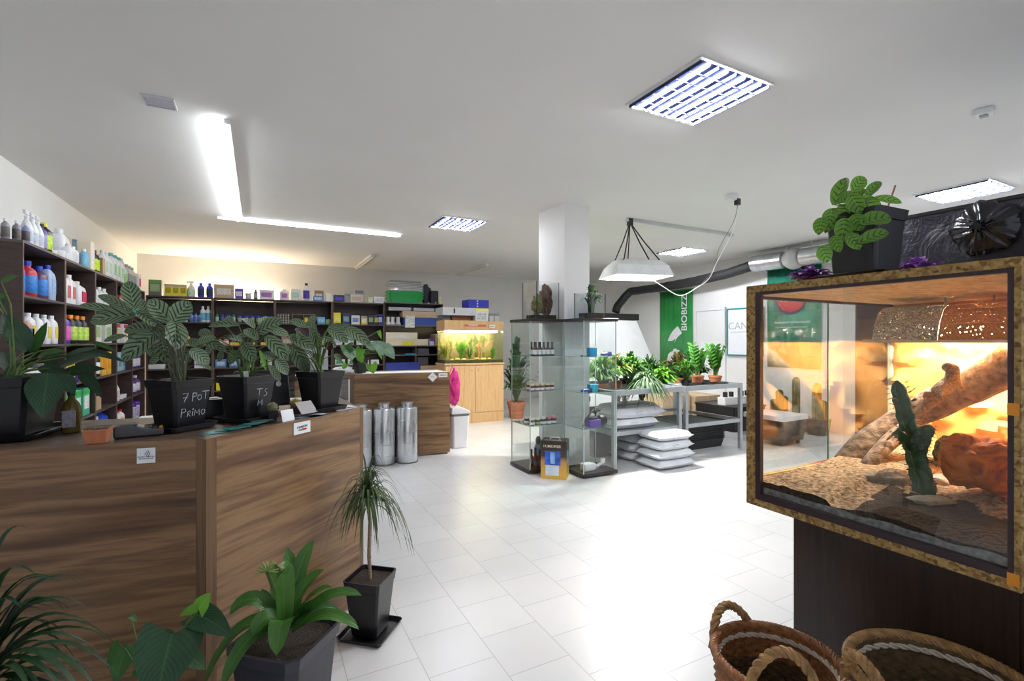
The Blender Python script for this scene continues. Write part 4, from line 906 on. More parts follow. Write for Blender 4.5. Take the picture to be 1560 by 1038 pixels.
for i in range(3):
    for j in range(3): g.box(.012 + i * .015, -.03 + j * .022, .026, .023 + i * .015, -.014 + j * .022, .0325)
g.build('keypad', m_black, t); G().cbox((-.03, 0, .047), (.05, .055, .004)).build('screen', mat((.12, .13, .12), .2), t)
# leaflets: stack of teal cards
for k in range(9):
    rr_ = random.Random(k); o = G().box(-.045, -.025, 0, .045, .025, .0012).build('business_card', mat(((.02, .18, .2), (.03, .28, .3), (.12, .12, .1))[k % 3], .3, var=.6, nscale=60))
    place(o, (-.165 + .023 * k + rr_.uniform(-.01, .01), 2.20 + .021 * k + rr_.uniform(-.015, .02), TC - .0025 + .0014 * k), rr_.uniform(0, 1.5)); tag(o, ('teal', 'bright teal', 'dark')[k % 3] + ' leaflet card lying before the calatheas, %s of the scatter' % ordn(9, k), 'leaflet', 'scattered leaflet cards')
def mini_cactus(x, y, z, r, h, label, pm, cm, spine=(.5, .4, .25)):
    t = thing('small_cactus', label, 'cactus', (x, y, z)); G().taper(r * 1.5, r * 1.9, 0, h, .12).build('pot', pm, t, bevel=.002)
    G().blob((0, 0, h + r * .55), (r, r, r * .9), .06, 4, 3, 3).build('body', cm, t, True)
    g = G(); rd = random.Random(5)
    for k in range(90):
        a, e = rd.uniform(0, 2 * PI), rd.uniform(0, 1.4); d = Vector((math.cos(a) * math.cos(e), math.sin(a) * math.cos(e), math.sin(e)))
        c = Vector((0, 0, h + r * .55)); g.tube([c + d * r * .9, c + d * r * 1.22], [.0008, .0003], 3, False)
    g.build('spines', mat(spine, .6), t)
mini_cactus(.055, 2.425, TC, .022, .045, 'small spiny cactus in a black pot beside the TS M pot', m_pot, mat((.12, .13, .06), .7))
mini_cactus(.16, 2.60, TC, .024, .035, 'small golden cactus in a brown pot behind white card', mat((.08, .03, .02), .5), mat((.25, .18, .04), .7), (.6, .4, .1))
o = G().cbox((0, 0, .026), (.068, .0015, .052), M=Matrix.Rotation(-.25, 3, 'X')).build('price_card', m_paper); text('SALE', .006, (-.012, -.006, .04), (1, 0, 0), (0, .25, 1), m_black, o); o.data.name = 'price_card'
bpy.data.objects.remove(o.children[0]); place(o, (.115, 2.375, TC), .73); tag(o, 'small white card standing on the counter edge', 'card')
o = G().cbox((0, 0, .035), (.10, .003, .07), M=Matrix.Rotation(-.7, 3, 'X')).build('card_stand', mat((.42, .4, .4), .4)); G().box(-.05, -.002, 0, .05, .045, .003).build('base', mat((.35, .33, .33), .4), o); place(o, (.205, 2.545, TC), .7); tag(o, 'grey tilted leaflet stand between cactus and calathea', 'stand')
for k, (x, y, c) in enumerate(((.21, 2.47, (.12, .14, .2)), (.25, 2.505, (.5, .55, .6)), (.40, 2.66, (.7, .68, .68)), (.43, 2.74, (.75, .75, .78)), (.36, 2.86, (.65, .62, .6)))):
    o = G().box(-.06, -.035, 0, .06, .035, .002).build('leaflet', mat(c, .4, var=.5, nscale=30)); place(o, (x, y, TC - .002), .5 + .4 * k); tag(o, ['dark leaflet in front of grey stand', 'pale blue leaflet in front of grey stand', 'white leaflet right of last calathea pot', 'white leaflet close to the counter end', 'pale leaflet at the back of counter end'][k], 'leaflet')
# monitor behind the pots
t = thing('monitor', 'black till screen standing behind the calathea pots', 'monitor', (.02, 2.78, TC), .35)
G().cbox((0, 0, .115), (.26, .022, .19), M=Matrix.Rotation(-.18, 3, 'X')).build('screen', m_black, t, bevel=.006)
G().cbox((0, .05, .01), (.15, .13, .018)).build('base', m_black, t, bevel=.004); G().bar((0, .05, .01), (0, .01, .09), .05, .015).build('neck', m_black, t)
G().lathe([(.014, 0), (.014, .0015)], 16).build('emblem', m_alu, t, True).matrix_local = Matrix.Translation((.07, -.016, .135)) @ Matrix.Rotation(PI / 2 - .18, 4, 'X')
t = thing('receipt_printer', 'black receipt printer behind the pot with two lines of writing', 'printer', (-.22, 2.66, TC), .3)
G().box(-.07, -.06, 0, .07, .06, .09).build('housing', m_black, t, bevel=.01); G().box(-.04, -.03, .09, .04, .0, .093).build('slot', m_alu, t)
# glass case behind the counter
t = thing('glass_showcase', 'small glass showcase with shelves behind the counter', 'showcase', (.20, 3.62, 0), 0)
G().box(-.34, 0, 0, .38, .40, .60).build('base_cabinet', m_dkwood, t)
for q in ((-.34, 0, .38, .006), (-.34, .394, .38, .40), (-.34, .006, -.334, .394), (.374, .006, .38, .394)): G().box(q[0], q[1], .601, q[2], q[3], 1.12).build('glass_pane', m_glass, t)
for z in (.80, .96): s_ = G().box(-.333, .01, z, .373, .39, z + .006).build('glass_shelf', glass((.88, .96, .94)), t); G().box(-.333, .0065, z - .004, .373, .0095, z + .008).build('shelf_edge', m_white, s_)
G().box(-.34, 0, 1.121, .38, .40, 1.128).build('glass_top', glass((.88, .96, .94)), t)
for x in (-.335, -.05, .375): G().box(x - .005, .0, .60, x + .005, .01, 1.12).build('post', m_alu, t)
item('box', .05, .07, (.85, .25, .05), None, None, 'small orange box inside the glass showcase', (.02, 3.72, .967))
item('box', .16, .02, W_, None, (.4, .45, .5), 'flat white box inside the glass showcase', (.22, 3.76, .967))
o = G().box(-.09, -.08, 0, .09, .08, .22).build('acrylic_box', mat((.42, .42, .44), .25, var=.15)); G().box(-.095, -.085, 0.0, .095, .085, .012).build('base', m_blackm, o); place(o, (.36, 3.84, 1.129)); tag(o, 'grey translucent box on top of the glass showcase', 'box')
# under-counter staff shelf bits behind (white tray)
o = G().box(-.25, 0, 0, .25, .3, .03).build('drawer_unit', m_white); G().box(-.25, .002, -.86, .25, .3, -.001).build('cabinet', m_blackm, o); place(o, (-.45, 3.75, .86)); tag(o, 'black drawer unit with white top behind the counter pots', 'cabinet')

# ------------------------------------------------------------------ filters, bin, aquarium
for k, (x, y) in enumerate(((1.00, 5.585), (1.262, 5.60), (1.520, 5.575))):
    y -= .03
    lb = ['metal filter cylinder half hidden by the walnut counter end', 'metal filter cylinder in the middle of the three', 'metal filter cylinder at right, beside the counter panel'][k]
    t = thing('filter_cylinder', lb, 'filter', (x, y - .02, 0), 0, 'metal filter cylinders')
    g = G().lathe([(.122, .0), (.124, .012), (.124, .62), (.118, .632), (.07, .636)], 32); g.build('body', m_galv, t, True)
    for z in (.10, .23, .36, .49): G().lathe([(.1245, z), (.127, z + .003), (.1245, z + .006)], 32, closed=True).build('seam_ring', m_alu, t, True)
    G().lathe([(.062, .634), (.062, .675), (.075, .678), (.075, .69), (.055, .692)], 24).build('flange', m_galv, t, True)
    G().lathe([(.128, 0), (.128, .015)], 32).build('base_ring', mat((.2, .2, .2), .5), t, True)
t = thing('waste_bin', 'white swing lid waste bin beside the back counter end', 'bin', (2.33, 5.98, 0), -.05)
G().taper(.20, .25, 0, .42, .2, d0=.2, d1=.25).build('body', m_wplas, t, bevel=.008); G().taper(.252, .252, .42, .445, .2).build('band', mat((.15, .15, .16), .4), t)
G().extr([(-.128, .446), (.128, .446), (.12, .48), (.0, .54), (-.12, .53)], 1, -.125, .125).build('lid', m_wplas, t, bevel=.008)
g = G().blob((0, 0, 0), (.075, .05, .23), .35, 8, 2.2, 4); o = g.build('plastic_bag', mat((.85, .06, .35), .25, var=.3, nscale=12, bump=.8, trans=.3), smooth=True); G().tube([(-.06, 0, .2), (-.03, 0, .3), (0, 0, .2)], .008, 8).build('handle', mat((.85, .06, .35), .3), o, True)
place(o, (2.285, 6.0, .775)); tag(o, 'bright pink plastic bag above the white waste bin', 'bag')
AX, AY = 2.715, 7.56
t = thing('aquarium_cabinet', 'light oak aquarium cabinet with two doors and round knobs', 'cabinet', (AX, AY, 0))
G().box(0, .02, .0, 1.09, .45, .985).build('body', m_beech, t); G().box(-.01, -.005, .986, 1.10, .46, 1.02).build('top_board', m_beech, t, bevel=.004)
for x0, x1, kx in ((.012, .542, .485), (.548, 1.078, .605)):
    dd = G().box(x0, 0, .18, x1, .019, .975).build('door', m_beech, t); G().lathe([(.008, 0), (.008, .012), (.018, .016), (.016, .028)], 14).build('knob', m_beech, dd, True).matrix_local = Matrix.Translation((kx, 0, .90)) @ Matrix.Rotation(PI / 2, 4, 'X')
G().box(.012, 0.004, .0, 1.078, .019, .172).build('plinth', m_beech, t)
TZ0 = 1.021
t = thing('aquarium', 'lit planted aquarium with oak hood on the light cabinet', 'aquarium', (AX + .0, AY, TZ0))
tw, td, th_ = 1.07, .40, .55
wg = glass((.93, .95, .82))
for q in ((0, 0, tw, .006), (0, td - .006, tw, td), (0, .006, .006, td - .006), (tw - .006, .006, tw, td - .006)): G().box(q[0], q[1], .006, q[2], q[3], th_).build('glass_pane', wg, t)
G().box(0, 0, 0, tw, td, .0055).build('base_glass', m_blackm, t)
bgm, nt, b = base_mat('planted_backdrop'); no = N(nt, 'ShaderNodeTexNoise', i_Scale=7.0, i_Detail=6.0, i_Distortion=.8); nt.links.new(coords(nt, (1.6, 1, .9)), no.inputs['Vector'])
r = ramp(nt, [(.3, (.03, .05, .02)), (.45, (.12, .15, .05)), (.52, (.32, .22, .12)), (.6, (.22, .2, .14)), (.75, (.6, .5, .35))]); nt.links.new(no.outputs['Fac'], r.inputs[0]); nt.links.new(r.outputs[0], b.inputs['Base Color'])
G().box(.007, td - .012, .04, tw - .007, td - .007, th_ - .02).build('backdrop', bgm, t)
hd = G().box(-.01, -.008, th_ + .001, tw + .01, td + .008, th_ + .018).box(-.01, -.008, th_ + .018, tw + .01, .008, th_ + .15).box(-.01, td - .008, th_ + .018, tw + .01, td + .008, th_ + .15).box(-.01, .008, th_ + .018, .006, td - .008, th_ + .15).box(tw - .006, .008, th_ + .018, tw + .01, td - .008, th_ + .15).box(-.01, -.008, th_ + .15, tw + .01, td + .008, th_ + .165).build('hood', m_beech, t)
G().box(.34, -.0105, th_ + .065, .74, -.0085, th_ + .10).build('badge', mat((.55, .13, .06), .5), hd); text('DIVERSA', .045, (.5, -.0112, th_ + .085), (1, 0, 0), (0, 0, 1), mat((.9, .8, .75), .5), hd)
G().box(.80, -.0105, th_ + .05, .91, -.0085, th_ + .10).build('sticker', m_paper, hd); text('HEMSON', .02, (.855, -.0112, th_ + .075), (1, 0, 0), (0, 0, 1), m_black, hd, bold=.0003)
G().tube([(.05, .14, th_ - .02), (tw - .05, .14, th_ - .02)], .012, 8).build('tube', emit((1, .93, .70), E_TANK), t, True)
G().box(.007, .007, .006, tw - .007, td - .013, .05).build('gravel', mat((.14, .12, .07), .95, var=.8, nscale=140, bump=1), t)
rd = random.Random(4)
for k, (x, y, hgt, m, lb, n, wd) in enumerate(((.36, .2, .34, LF_BR, 'bushy bright green water plant left of centre in the aquarium', 34, .022), (.97, .18, .19, LF_BR, 'low bright green water plant at right end of aquarium', 26, .014), (.10, .26, .33, leafmat((.4, .42, .06), (.2, .25, .03), trans=.3), 'yellow green water plant at left end of aquarium', 22, .02), (.56, .3, .30, LF_MID, 'thin leaved water plant in the middle of aquarium', 20, .012))):
    g = G()
    for i in range(n):
        a = rd.uniform(0, 2 * PI); rr_ = rd.uniform(.3, 1) * hgt * .55; z = .03 + hgt * rd.uniform(.35, 1.0)
        tip = Vector((math.cos(a) * rr_, math.sin(a) * rr_ * .35, z)); g.leaf((0, 0, 0), (tip.x * .3, tip.y * .3, z * .9), tip, wd * rd.uniform(.8, 1.4), (0, -.6, .6), 7, .1, 1)
    o = g.build('water_plant', m, smooth=True); place(o, (AX + min(tw - .12, x), AY + y, TZ0 + .045)); tag(o, lb, 'water plant')
for k, (x, y, sz, c) in enumerate(((.26, .10, .05, (.55, .42, .08)), (.38, .12, .04, (.6, .4, .1)), (.16, .12, .035, (.5, .45, .15)), (.62, .12, .055, (.35, .25, .1)), (.75, .11, .05, (.6, .55, .15)), (.86, .12, .035, (.5, .42, .12)))):
    o = G().blob((0, 0, 0), (sz, sz * .7, sz * .55), .2, k + 20, 2).build('stone', mat(c, .8, var=.3, nscale=30), smooth=True); place(o, (AX + x, AY + y, TZ0 + .055)); tag(o, ['yellowish stone at the far left group in the aquarium', 'second yellow stone beside the bushy water plant', 'small pale stone at the left glass of aquarium', 'dark brown stone in the aquarium middle', 'flat pale stone right of the aquarium middle', 'small stone before the right water plant'][k], 'stone')
o = G().tube([(0, 0, 0), (.04, .02, .1), (.02, .03, .2), (.06, .02, .32)], [.02, .018, .014, .008], 8).tube([(.03, .02, .1), (-.06, 0, .16)], [.012, .005], 6).build('driftwood', mat((.30, .12, .05), .8, var=.3), smooth=True); place(o, (AX + .70, AY + .24, TZ0 + .045)); tag(o, 'upright reddish driftwood in the aquarium', 'driftwood')
# boxes on the hood
HZ = TZ0 + th_ + .166
def crate(x0, x1, y0, y1, z0, z1, col, label, nm='carton', band=None):
    o = G().box(0, 0, 0, x1 - x0, y1 - y0, z1 - z0).build(nm, mat(col, .6, var=.04), bevel=.003); place(o, (x0, y0, z0)); tag(o, label, 'box')
    if band: G().box(.0, -.0016, (z1 - z0) * band[0], x1 - x0, -.0002, (z1 - z0) * band[1]).build('band', mat(band[2], .5), o)
    return o
crate(AX - .0, AX + .14, AY + .12, AY + .38, HZ, HZ + .085, (.16, .16, .17), 'small dark grey carton on the aquarium hood at left')
crate(AX + .16, AX + .50, AY + .10, AY + .38, HZ, HZ + .085, (.20, .07, .03), 'dark reddish printed carton on the aquarium hood')
o = crate(AX - .03, AX + .55, AY + .02, AY + .40, HZ + .086, HZ + .215, (.52, .52, .52), 'long light grey carton on the aquarium hood')
G().box(.19, -.0016, .03, .215, -.0002, .11).build('print', m_blackm, o)
o = crate(AX + .555, AX + .80, AY + .02, AY + .28, HZ, HZ + .175, (.60, .60, .59), 'upright grey carton with line drawings on aquarium hood')
G().box(.03, -.0016, .02, .2, -.0002, .13).build('print', mat((.45, .45, .45), .6, var=.5, nscale=40), o)
crate(AX + .555, AX + .80, AY + .02, AY + .28, HZ + .176, HZ + .215, (.75, .72, .05), 'thin yellow carton on the upright grey carton')
o = crate(AX + .43, AX + .81, AY + .03, AY + .33, HZ + .2165, HZ + .36, (.02, .03, .35), 'blue carton with round pictures, topmost above the aquarium')
for i in range(3): G().lathe([(.014, 0), (.014, .001)], 14).build('round_picture', mat((.6, .6, .8), .4), o, True).matrix_local = Matrix.Translation((.165, -.0003, .03 + .045 * i)) @ Matrix.Rotation(PI / 2, 4, 'X')
for i, x in enumerate((.83, .93, 1.02)):
    if x < 1.0:
        o = crate(AX + x, AX + x + .088, AY + .05, AY + .33, HZ, HZ + .135, (.5, .5, .5), 'grey lidded file box on hood, %s one' % ('left', 'right', '')[i], 'file_box'); G().box(.0, -.0016, .09, .088, -.0002, .134).build('lid_band', mat((.2, .2, .21), .5), o)
# plants at the right of the aquarium
def bush(name, label, loc, n, R, H, wd, ms, pot=None, seed=0, shape=1, up=.6, droop=.35, z0=0, stemh=0, pot_m=None, cat='potted plant', group=None, curl=1):
    t = thing(name, label, cat, loc, 0, group); rd = random.Random(seed)
    zz = z0
    if pot:
        pr, ph = pot; G().lathe([(pr * .72, 0), (pr * .96, ph * .82), (pr * 1.04, ph * .83), (pr * 1.04, ph), (pr * .93, ph), (pr * .9, ph * .9)], 18).build('pot', pot_m or m_terra, t, True); G().lathe([(pr * .92, ph * .86), (pr * .9, ph * .9)], 14).build('soil', m_soil, t); zz = ph * .9
    if stemh: G().tube([(0, 0, zz), (.01, 0, zz + stemh * .5), (0, .01, zz + stemh)], [.012, .010, .008], 8).build('stem', mat((.25, .18, .1), .8, var=.3, nscale=60), t, True); zz += stemh
    g = G()
    for i in range(n):
        g.cur = rd.randrange(len(ms)); a = rd.uniform(0, 2 * PI); e = rd.uniform(.12, 1) ; L = rd.uniform(.65, 1)
        rr_ = R * math.sin(e * PI / 2) * L; h = H * (1 - e * up) * L
        c = Vector((math.cos(a) * rr_ * .45, math.sin(a) * rr_ * .45, zz + h * 1.0 + H * .12)); tip = Vector((math.cos(a) * rr_, math.sin(a) * rr_, zz + h - droop * rr_ * curl))
        s0 = Vector((math.cos(a) * .01, math.sin(a) * .01, zz))
        g.leaf(s0, c, tip, wd * rd.uniform(.7, 1.2), (math.cos(a) * -.1, math.sin(a) * -.1, 1), 8, .3, shape)
    g.build('foliage', ms, t, True); return t
bush('potted_palm', 'tall dark leafy palm in clay pot beside the aquarium', (4.12, 7.70, 0), 80, .42, 1.35, .085, [LF_DK, LF_MID], (.16, .30), 3, 1, .75, .2)
bush('potted_palm', 'leafy plant in clay pot seen through the left glass cabinet', (4.45, 7.10, 0), 75, .36, 1.2, .085, [LF_MID, LF_BR], (.15, .28), 5, 1, .75, .2)
# plant on the back counter
t = thing('potted_monstera', 'young monstera with silvery leaves in black pot on back counter', 'potted plant', tuple(atz(548, 570, T2) + Vector((.02, .08, 0))), .2)
z = pot_sq(t, .10, .15, .185)
specs = [(586, 534, 566, 522, 17, 0, 0, 1), (588, 531, 601, 548, 15, 0, 0, 1), (550, 533, 545, 546, 12, 0, 0, 2), (549, 545, 552, 554, 10, -.05, -.05, 2), (540, 545, 518, 526, 22, .05, .1, 0), (566, 557, 569, 570, 14, -.15, -.15, 2), (577, 505, 581, 518, 5, 0, 0, 2), (527, 556, 521, 564, 8, -.1, -.1, 2), (536, 530, 520, 540, 14, .08, .1, 0), (577, 538, 582, 549, 5, 0, 0, 2), (570, 530, 557, 529, 10, .03, .03, 1)]
leaves(t, specs, 5.68, (0, 0, z), [LF_MID, LF_GREY, LF_BR], seed=11, shape=3, stem_r=.007, fold=.12)
o = G().blob((0, 0, .04), (.12, .06, .05), .3, 33, 2, 3, -.8).build('paper_bundle', mat((.75, .77, .8), .5), smooth=True); place(o, (.87, 5.90, T2)); tag(o, 'crumpled white paper bundle left of the monstera', 'paper')
o = G().box(0, 0, 0, .95, .25, .004).build('paper_sheet', m_paper); place(o, (1.08, 5.79, T2 + .0), -.08); tag(o, 'long white paper spread on the back counter top', 'paper')

# ------------------------------------------------------------------ plant tables
def table(x0, x1, label):
    t = thing('metal_table', label, 'table', (x0, 4.17, 0), 0, 'grey metal plant tables'); W, Dp = x1 - x0, 1.15; st = m_steel
    for x in (.0, W - .045):
        for y in (0, Dp - .04):
            G().box(x, y, 0, x + .045, y + .04, .79).build('leg', st, t)
    g = G().box(0, 0, .791, W, Dp, .80)
    for q in ((0, 0, W, .02), (0, Dp - .02, W, Dp), (0, .02, .02, Dp - .02), (W - .02, .02, W, Dp - .02)): g.box(q[0], q[1], .80, q[2], q[3], .85)
    g.build('tray_top', st, t)
    g = G().box(.046, .005, .345, W - .046, .03, .39).box(.046, Dp - .035, .345, W - .046, Dp - .005, .39).box(.005, .041, .345, .03, Dp - .041, .39).box(W - .03, .041, .345, W - .005, Dp - .041, .39)
    g.build('lower_rail', st, t)
    G().box(.02, .02, .8005, W - .02, Dp - .02, .815).build('tray_liner', mat((.35, .38, .42), .3, var=.2), t)
    return t
tA = table(3.44, 4.47, 'grey metal table nearer the glass cabinet, plants on top')
tB = table(4.535, 5.56, 'grey metal table farther from the cabinets, black trays under it')
G().box(.031, .031, .372, .999, 1.1, .388).build('lower_shelf', mat((.45, .5, .5), .4, .3), tA)
for x in (4.06, 5.07):
    o = G().tube([(0, 0, .0), (0, 0, .64)], .028, 10).build('pillar_stand', m_blackm, smooth=True); G().lathe([(.1, 0), (.1, .02)], 16).build('foot', m_blackm, o, True); G().lathe([(.045, .55), (.05, .56), (.05, .62)], 12).build('collar', m_black, o, True); place(o, (x, 5.5, .0)); tag(o, 'black pillar stand behind the %s metal table' % ('nearer' if x < 4.5 else 'farther'), 'stand')
# bags of substrate
m_bag = mat((.80, .82, .86), .35, var=.05, nscale=9, bump=.5)
def bag(x, y, z, w, d, h, rz, label, group, txt=None, seed=0):
    g = G(); nu, nv = 14, 8; b0 = len(g.v); rd = Vector((seed * 1.7, seed * .3, 0))
    for s in (1, -1):
        for i in range(nu + 1):
            for j in range(nv + 1):
                u, v = i / nu * 2 - 1, j / nv * 2 - 1
                k = (1 - abs(u) ** 6) * (1 - abs(v) ** 6)
                nz = noise.noise(Vector((u * 2.5, v * 2, s)) + rd) * .16 * k
                kk = 1 - .1 * abs(u) ** 3
                g.v.append(Vector((u * w / 2, v * d / 2 * kk, h / 2 + s * h / 2 * (k ** .4 + nz * .6) * .97)))
    M_ = (nu + 1) * (nv + 1)
    for i in range(nu):
        for j in range(nv):
            q = i * (nv + 1) + j; f = [q, q + nv + 1, q + nv + 2, q + 1]; g.face(f); g.face([M_ + a for a in f[::-1]])
    o = g.build('substrate_bag', m_bag, smooth=True); place(o, (x, y, z), rz); tag(o, label, 'bag', group)
    G().box(w * .34, -.03, h * .86, w * .36, .03, h * .985).build('seam_label', mat((.5, .52, .6), .5), o)
    if txt: text(txt, h * .42, (-w * .05, -d / 2 * .93, h * .5), (1, 0, 0), (0, .1, 1), mat((.05, .05, .12), .6), o, bold=.001)
    return o
names_h = ['lowest', 'second', 'third', 'fourth']
for r_ in range(4):
    dx = .02 * r_
    for k in range(2):
        bag(4.05 + dx * .4, 4.02 + .44 * k + .01 * r_, .002 + .098 * r_, .57 - .02 * r_, .42, .096, .02 * ((-1) ** r_), 'white substrate bag on floor, %s layer, %s row before metal table' % (names_h[r_], ('front', 'rear')[k]), 'substrate bags piled on the floor', 'RHSA' if k == 0 and r_ in (2, 3) else None, r_ * 3 + k)
for r_ in range(2):
    for k in range(2):
        bag(3.84 + .24 * k + .07 * r_, 4.40 + .36 * k, .392 + .115 * r_, .70 + .1 * r_, .36, .112, .03 * (r_ - .5), 'white substrate bag on the table shelf, %s layer, %s one' % (('lower', 'upper')[r_], ('front', 'rear')[k]), 'substrate bags on table shelf', 'RHSA' if k == 0 else None, 20 + r_ * 3 + k)
# nested black trays
m_tray = mat((.014, .015, .018), .4, var=.1)
def trays(x, y, w, d, n, z0, label):
    t = thing('tray_stack', label, 'tray', (x, y, z0))
    for k in range(n):
        G().taper(w * .93, w, .025 * k if k else 0, .12 + .025 * k, .08, .006, d * .93, d).build('tray', m_tray, t)
        G().taper(w * 1.02, w * 1.02, .112 + .025 * k, .12 + .025 * k, .08, .02, d * 1.02, d * 1.02).build('rim', m_tray, t)
trays(5.08, 4.74, .84, .72, 9, 0, 'tall stack of nested black trays under farther metal table')
trays(3.70, 4.80, .30, .3, 9, 0, 'narrow stack of black crates left of the white bags')
t = thing('crate', 'black plastic crate with wheels beyond the tables, left of terrarium', 'crate', (6.30, 4.22, 0), .05)
G().taper(.5, .56, .06, .34, .05, .01).build('body', m_tray, t); G().taper(.58, .58, .341, .40, .05).build('lid', m_wplas, t)
for a_ in ((-.2, -.2), (.2, -.2), (-.2, .2), (.2, .2)): G().lathe([(.03, -.012), (.03, .012)], 14).build('wheel', m_black, t, True).matrix_local = Matrix.Translation((a_[0], a_[1], .031)) @ Matrix.Rotation(PI / 2, 4, 'X')
t = thing('crate', 'large dark crate standing behind the farther table', 'crate', (6.75, 5.3, 0), .0); G().taper(.7, .75, 0, .36, .05, .01).build('body', m_tray, t); G().taper(.77, .77, .361, .385, .05).build('lid', m_tray, t)
for k, (x, y, w, h) in enumerate(((6.05, 6.0, .62, .50), (6.72, 5.95, .6, .47))):
    o = G().box(-w / 2, -.25, 0, w / 2, .25, h).build('cardboard_box', m_card, bevel=.004); G().box(-.03, -.2505, 0.01, .03, .2495, h + .0012).build('tape', mat((.6, .45, .3), .4), o); G().box(-w / 2, .0, h + .002, -w / 2 + .01, .3, h + .12).build('flap', m_card, o)
    place(o, (x, y, .0)); tag(o, 'brown cardboard box behind the tables, %s one' % ('left', 'right')[k], 'box')
    o2 = G().box(-.17, -.07, 0, .17, .07, .12).build('power_unit', m_white, bevel=.006); G().cbox((-.08, 0, .16), (.05, .05, .08)).build('plug', m_black, o2); G().cbox((.06, 0, .16), (.05, .05, .08)).build('plug', m_black, o2)
    place(o2, (6.28 + .5 * k, 5.22 if k else 5.18, .387 if k else .0)); 
    tag(o2, ['white power unit with black plugs on the floor behind the table', 'white power unit with black plugs on the dark crate'][k], 'power unit')
    if k == 0: o2.location = (6.6, 5.2, .387)
    else: o2.location = (6.98, 5.2, .387)
# plants on tables
PZ = .816
LFZ = leafmat((.10, .36, .04), (.04, .20, .02), rough=.3, trans=.3, name='glossy_leaf')
LFV = leafmat((.45, .55, .40), (.06, .18, .05), rough=.4, trans=.3, name='variegated_leaf')
bush('potted_fern', 'feathery fern bush behind the right glass cabinet', (3.62, 4.62, PZ), 382, 0.359, 0.419, 0.024, [LF_MID, LF_BR], (.085, .07), 21, 1, .6, .3)
bush('potted_fern', 'second fern seen through the right glass cabinet', (3.60, 4.98, PZ), 306, 0.329, 0.379, 0.024, [LF_MID], (.085, .07), 22, 1, .6, .3)
bush('potted_croton', 'bushy green plant in clay pot at the left table end', (3.92, 4.72, PZ), 178, 0.299, 0.419, 0.067, [LF_BR, LF_MID, leafmat((.4, .12, .05), (.2, .2, .04))], (.08, .075), 23, 1, .55, .3)
bush('spider_plant', 'white striped spider plant drooping over the table edge', (4.08, 4.36, PZ), 204, 0.389, 0.219, 0.024, [LFV, LF_MID], (.06, .10), 24, 1, .75, 1.0, pot_m=m_pot)
bush('potted_dracaena', 'upright bright green plant behind the spider plant', (4.30, 4.86, PZ), 102, 0.299, 0.439, 0.074, [LF_BR, LF_MID], (.08, .07), 25, 1, .55, .25, pot_m=m_pot)
bush('potted_pothos', 'bright lime leafy plant in black pot, middle of tables', (4.56, 4.58, PZ), 111, 0.283, 0.259, 0.106, [LF_BR], (.08, .06), 26, 3, .7, .3, pot_m=m_pot)
bush('potted_umbrella_grass', 'thin leaved tall plant behind the lime leafy plant', (4.80, 5.05, PZ), 229, 0.359, 0.399, 0.022, [LF_MID], (.08, .07), 27, 1, .6, .35, pot_m=m_pot)
bush('potted_grass', 'grassy plant in black tray, table middle front', (4.90, 4.50, PZ), 178, 0.209, 0.359, 0.022, [LF_BR, LF_MID], (.07, .07), 28, 1, .5, .2, pot_m=m_pot)
bush('potted_croton', 'reddish leaved plant behind the grassy plant', (5.12, 4.85, PZ), 153, 0.269, 0.419, 0.060, [leafmat((.3, .10, .05), (.10, .10, .03)), LF_MID], (.08, .07), 29, 1, .5, .25)
def zz(loc, label, n, H, seed):
    t = thing('potted_zz_plant', label, 'potted plant', loc, 0); rd = random.Random(seed)
    G().lathe([(.06, 0), (.08, .09), (.087, .092), (.087, .115), (.078, .115)], 18).build('pot', m_terra, t, True)
    g = G(); sg = G()
    for i in range(n):
        a = rd.uniform(0, 2 * PI); R = rd.uniform(.04, .16); h = H * rd.uniform(.6, 1); top = Vector((math.cos(a) * R, math.sin(a) * R, .1 + h)); bs = Vector((math.cos(a) * .02, math.sin(a) * .02, .1))
        md = bs * .5 + top * .5 + Vector((-math.cos(a), -math.sin(a), 0)) * .02
        pts = [bs * (1 - s) ** 2 + md * 2 * s * (1 - s) + top * s * s for s in [k / 9 for k in range(10)]]
        sg.tube(pts, [.008 - .0006 * k for k in range(10)], 6)
        sd = Vector((-math.sin(a), math.cos(a), 0))
        for k in range(3, 10):
            for s_ in (-1, 1):
                p = pts[k]; tip = p + sd * s_ * .07 + Vector((0, 0, .045)); g.leaf(p, (p + tip) / 2 + Vector((0, 0, .012)), tip, .032, (math.cos(a), math.sin(a), .6), 5, .2, 0)
    g.build('foliage', LFZ, t, True); sg.build('stem', m_stem, t, True)
zz((5.22, 4.60, PZ), 'tall glossy plant in clay pot left of a similar one', 11, .44, 31)
zz((5.42, 4.48, PZ), 'glossy plant in clay pot nearest the table right end', 9, .42, 32)
bush('potted_shrub', 'small round leafy shrub at the right table end', (5.46, 4.80, PZ), 229, 0.224, 0.239, 0.042, [LF_MID, LF_BR], (.07, .09), 33, 0, .6, .2, pot_m=m_pot)
bush('potted_shrub', 'small leafy shrub between the two glossy plants', (5.38, 4.98, PZ), 178, 0.194, 0.239, 0.044, [LF_MID], (.07, .09), 34, 0, .6, .2, pot_m=m_pot)
bush('potted_palm', 'arching green plant at the rear of the nearer table', (4.05, 5.08, PZ), 90, .30, .44, .035, [LF_MID, LF_BR], (.09, .08), 71, 1, .6, .35, pot_m=m_pot)
bush('potted_fern', 'low spreading fern at the rear of the farther table', (5.15, 5.15, PZ), 110, .28, .34, .02, [LF_MID, LF_BR], (.08, .07), 72, 1, .6, .4, pot_m=m_pot)
bush('potted_pothos', 'low dark leafy plant at the rear middle of tables', (4.42, 5.12, PZ), 70, .24, .30, .055, [LF_MID], (.08, .07), 73, 3, .65, .35, pot_m=m_pot)
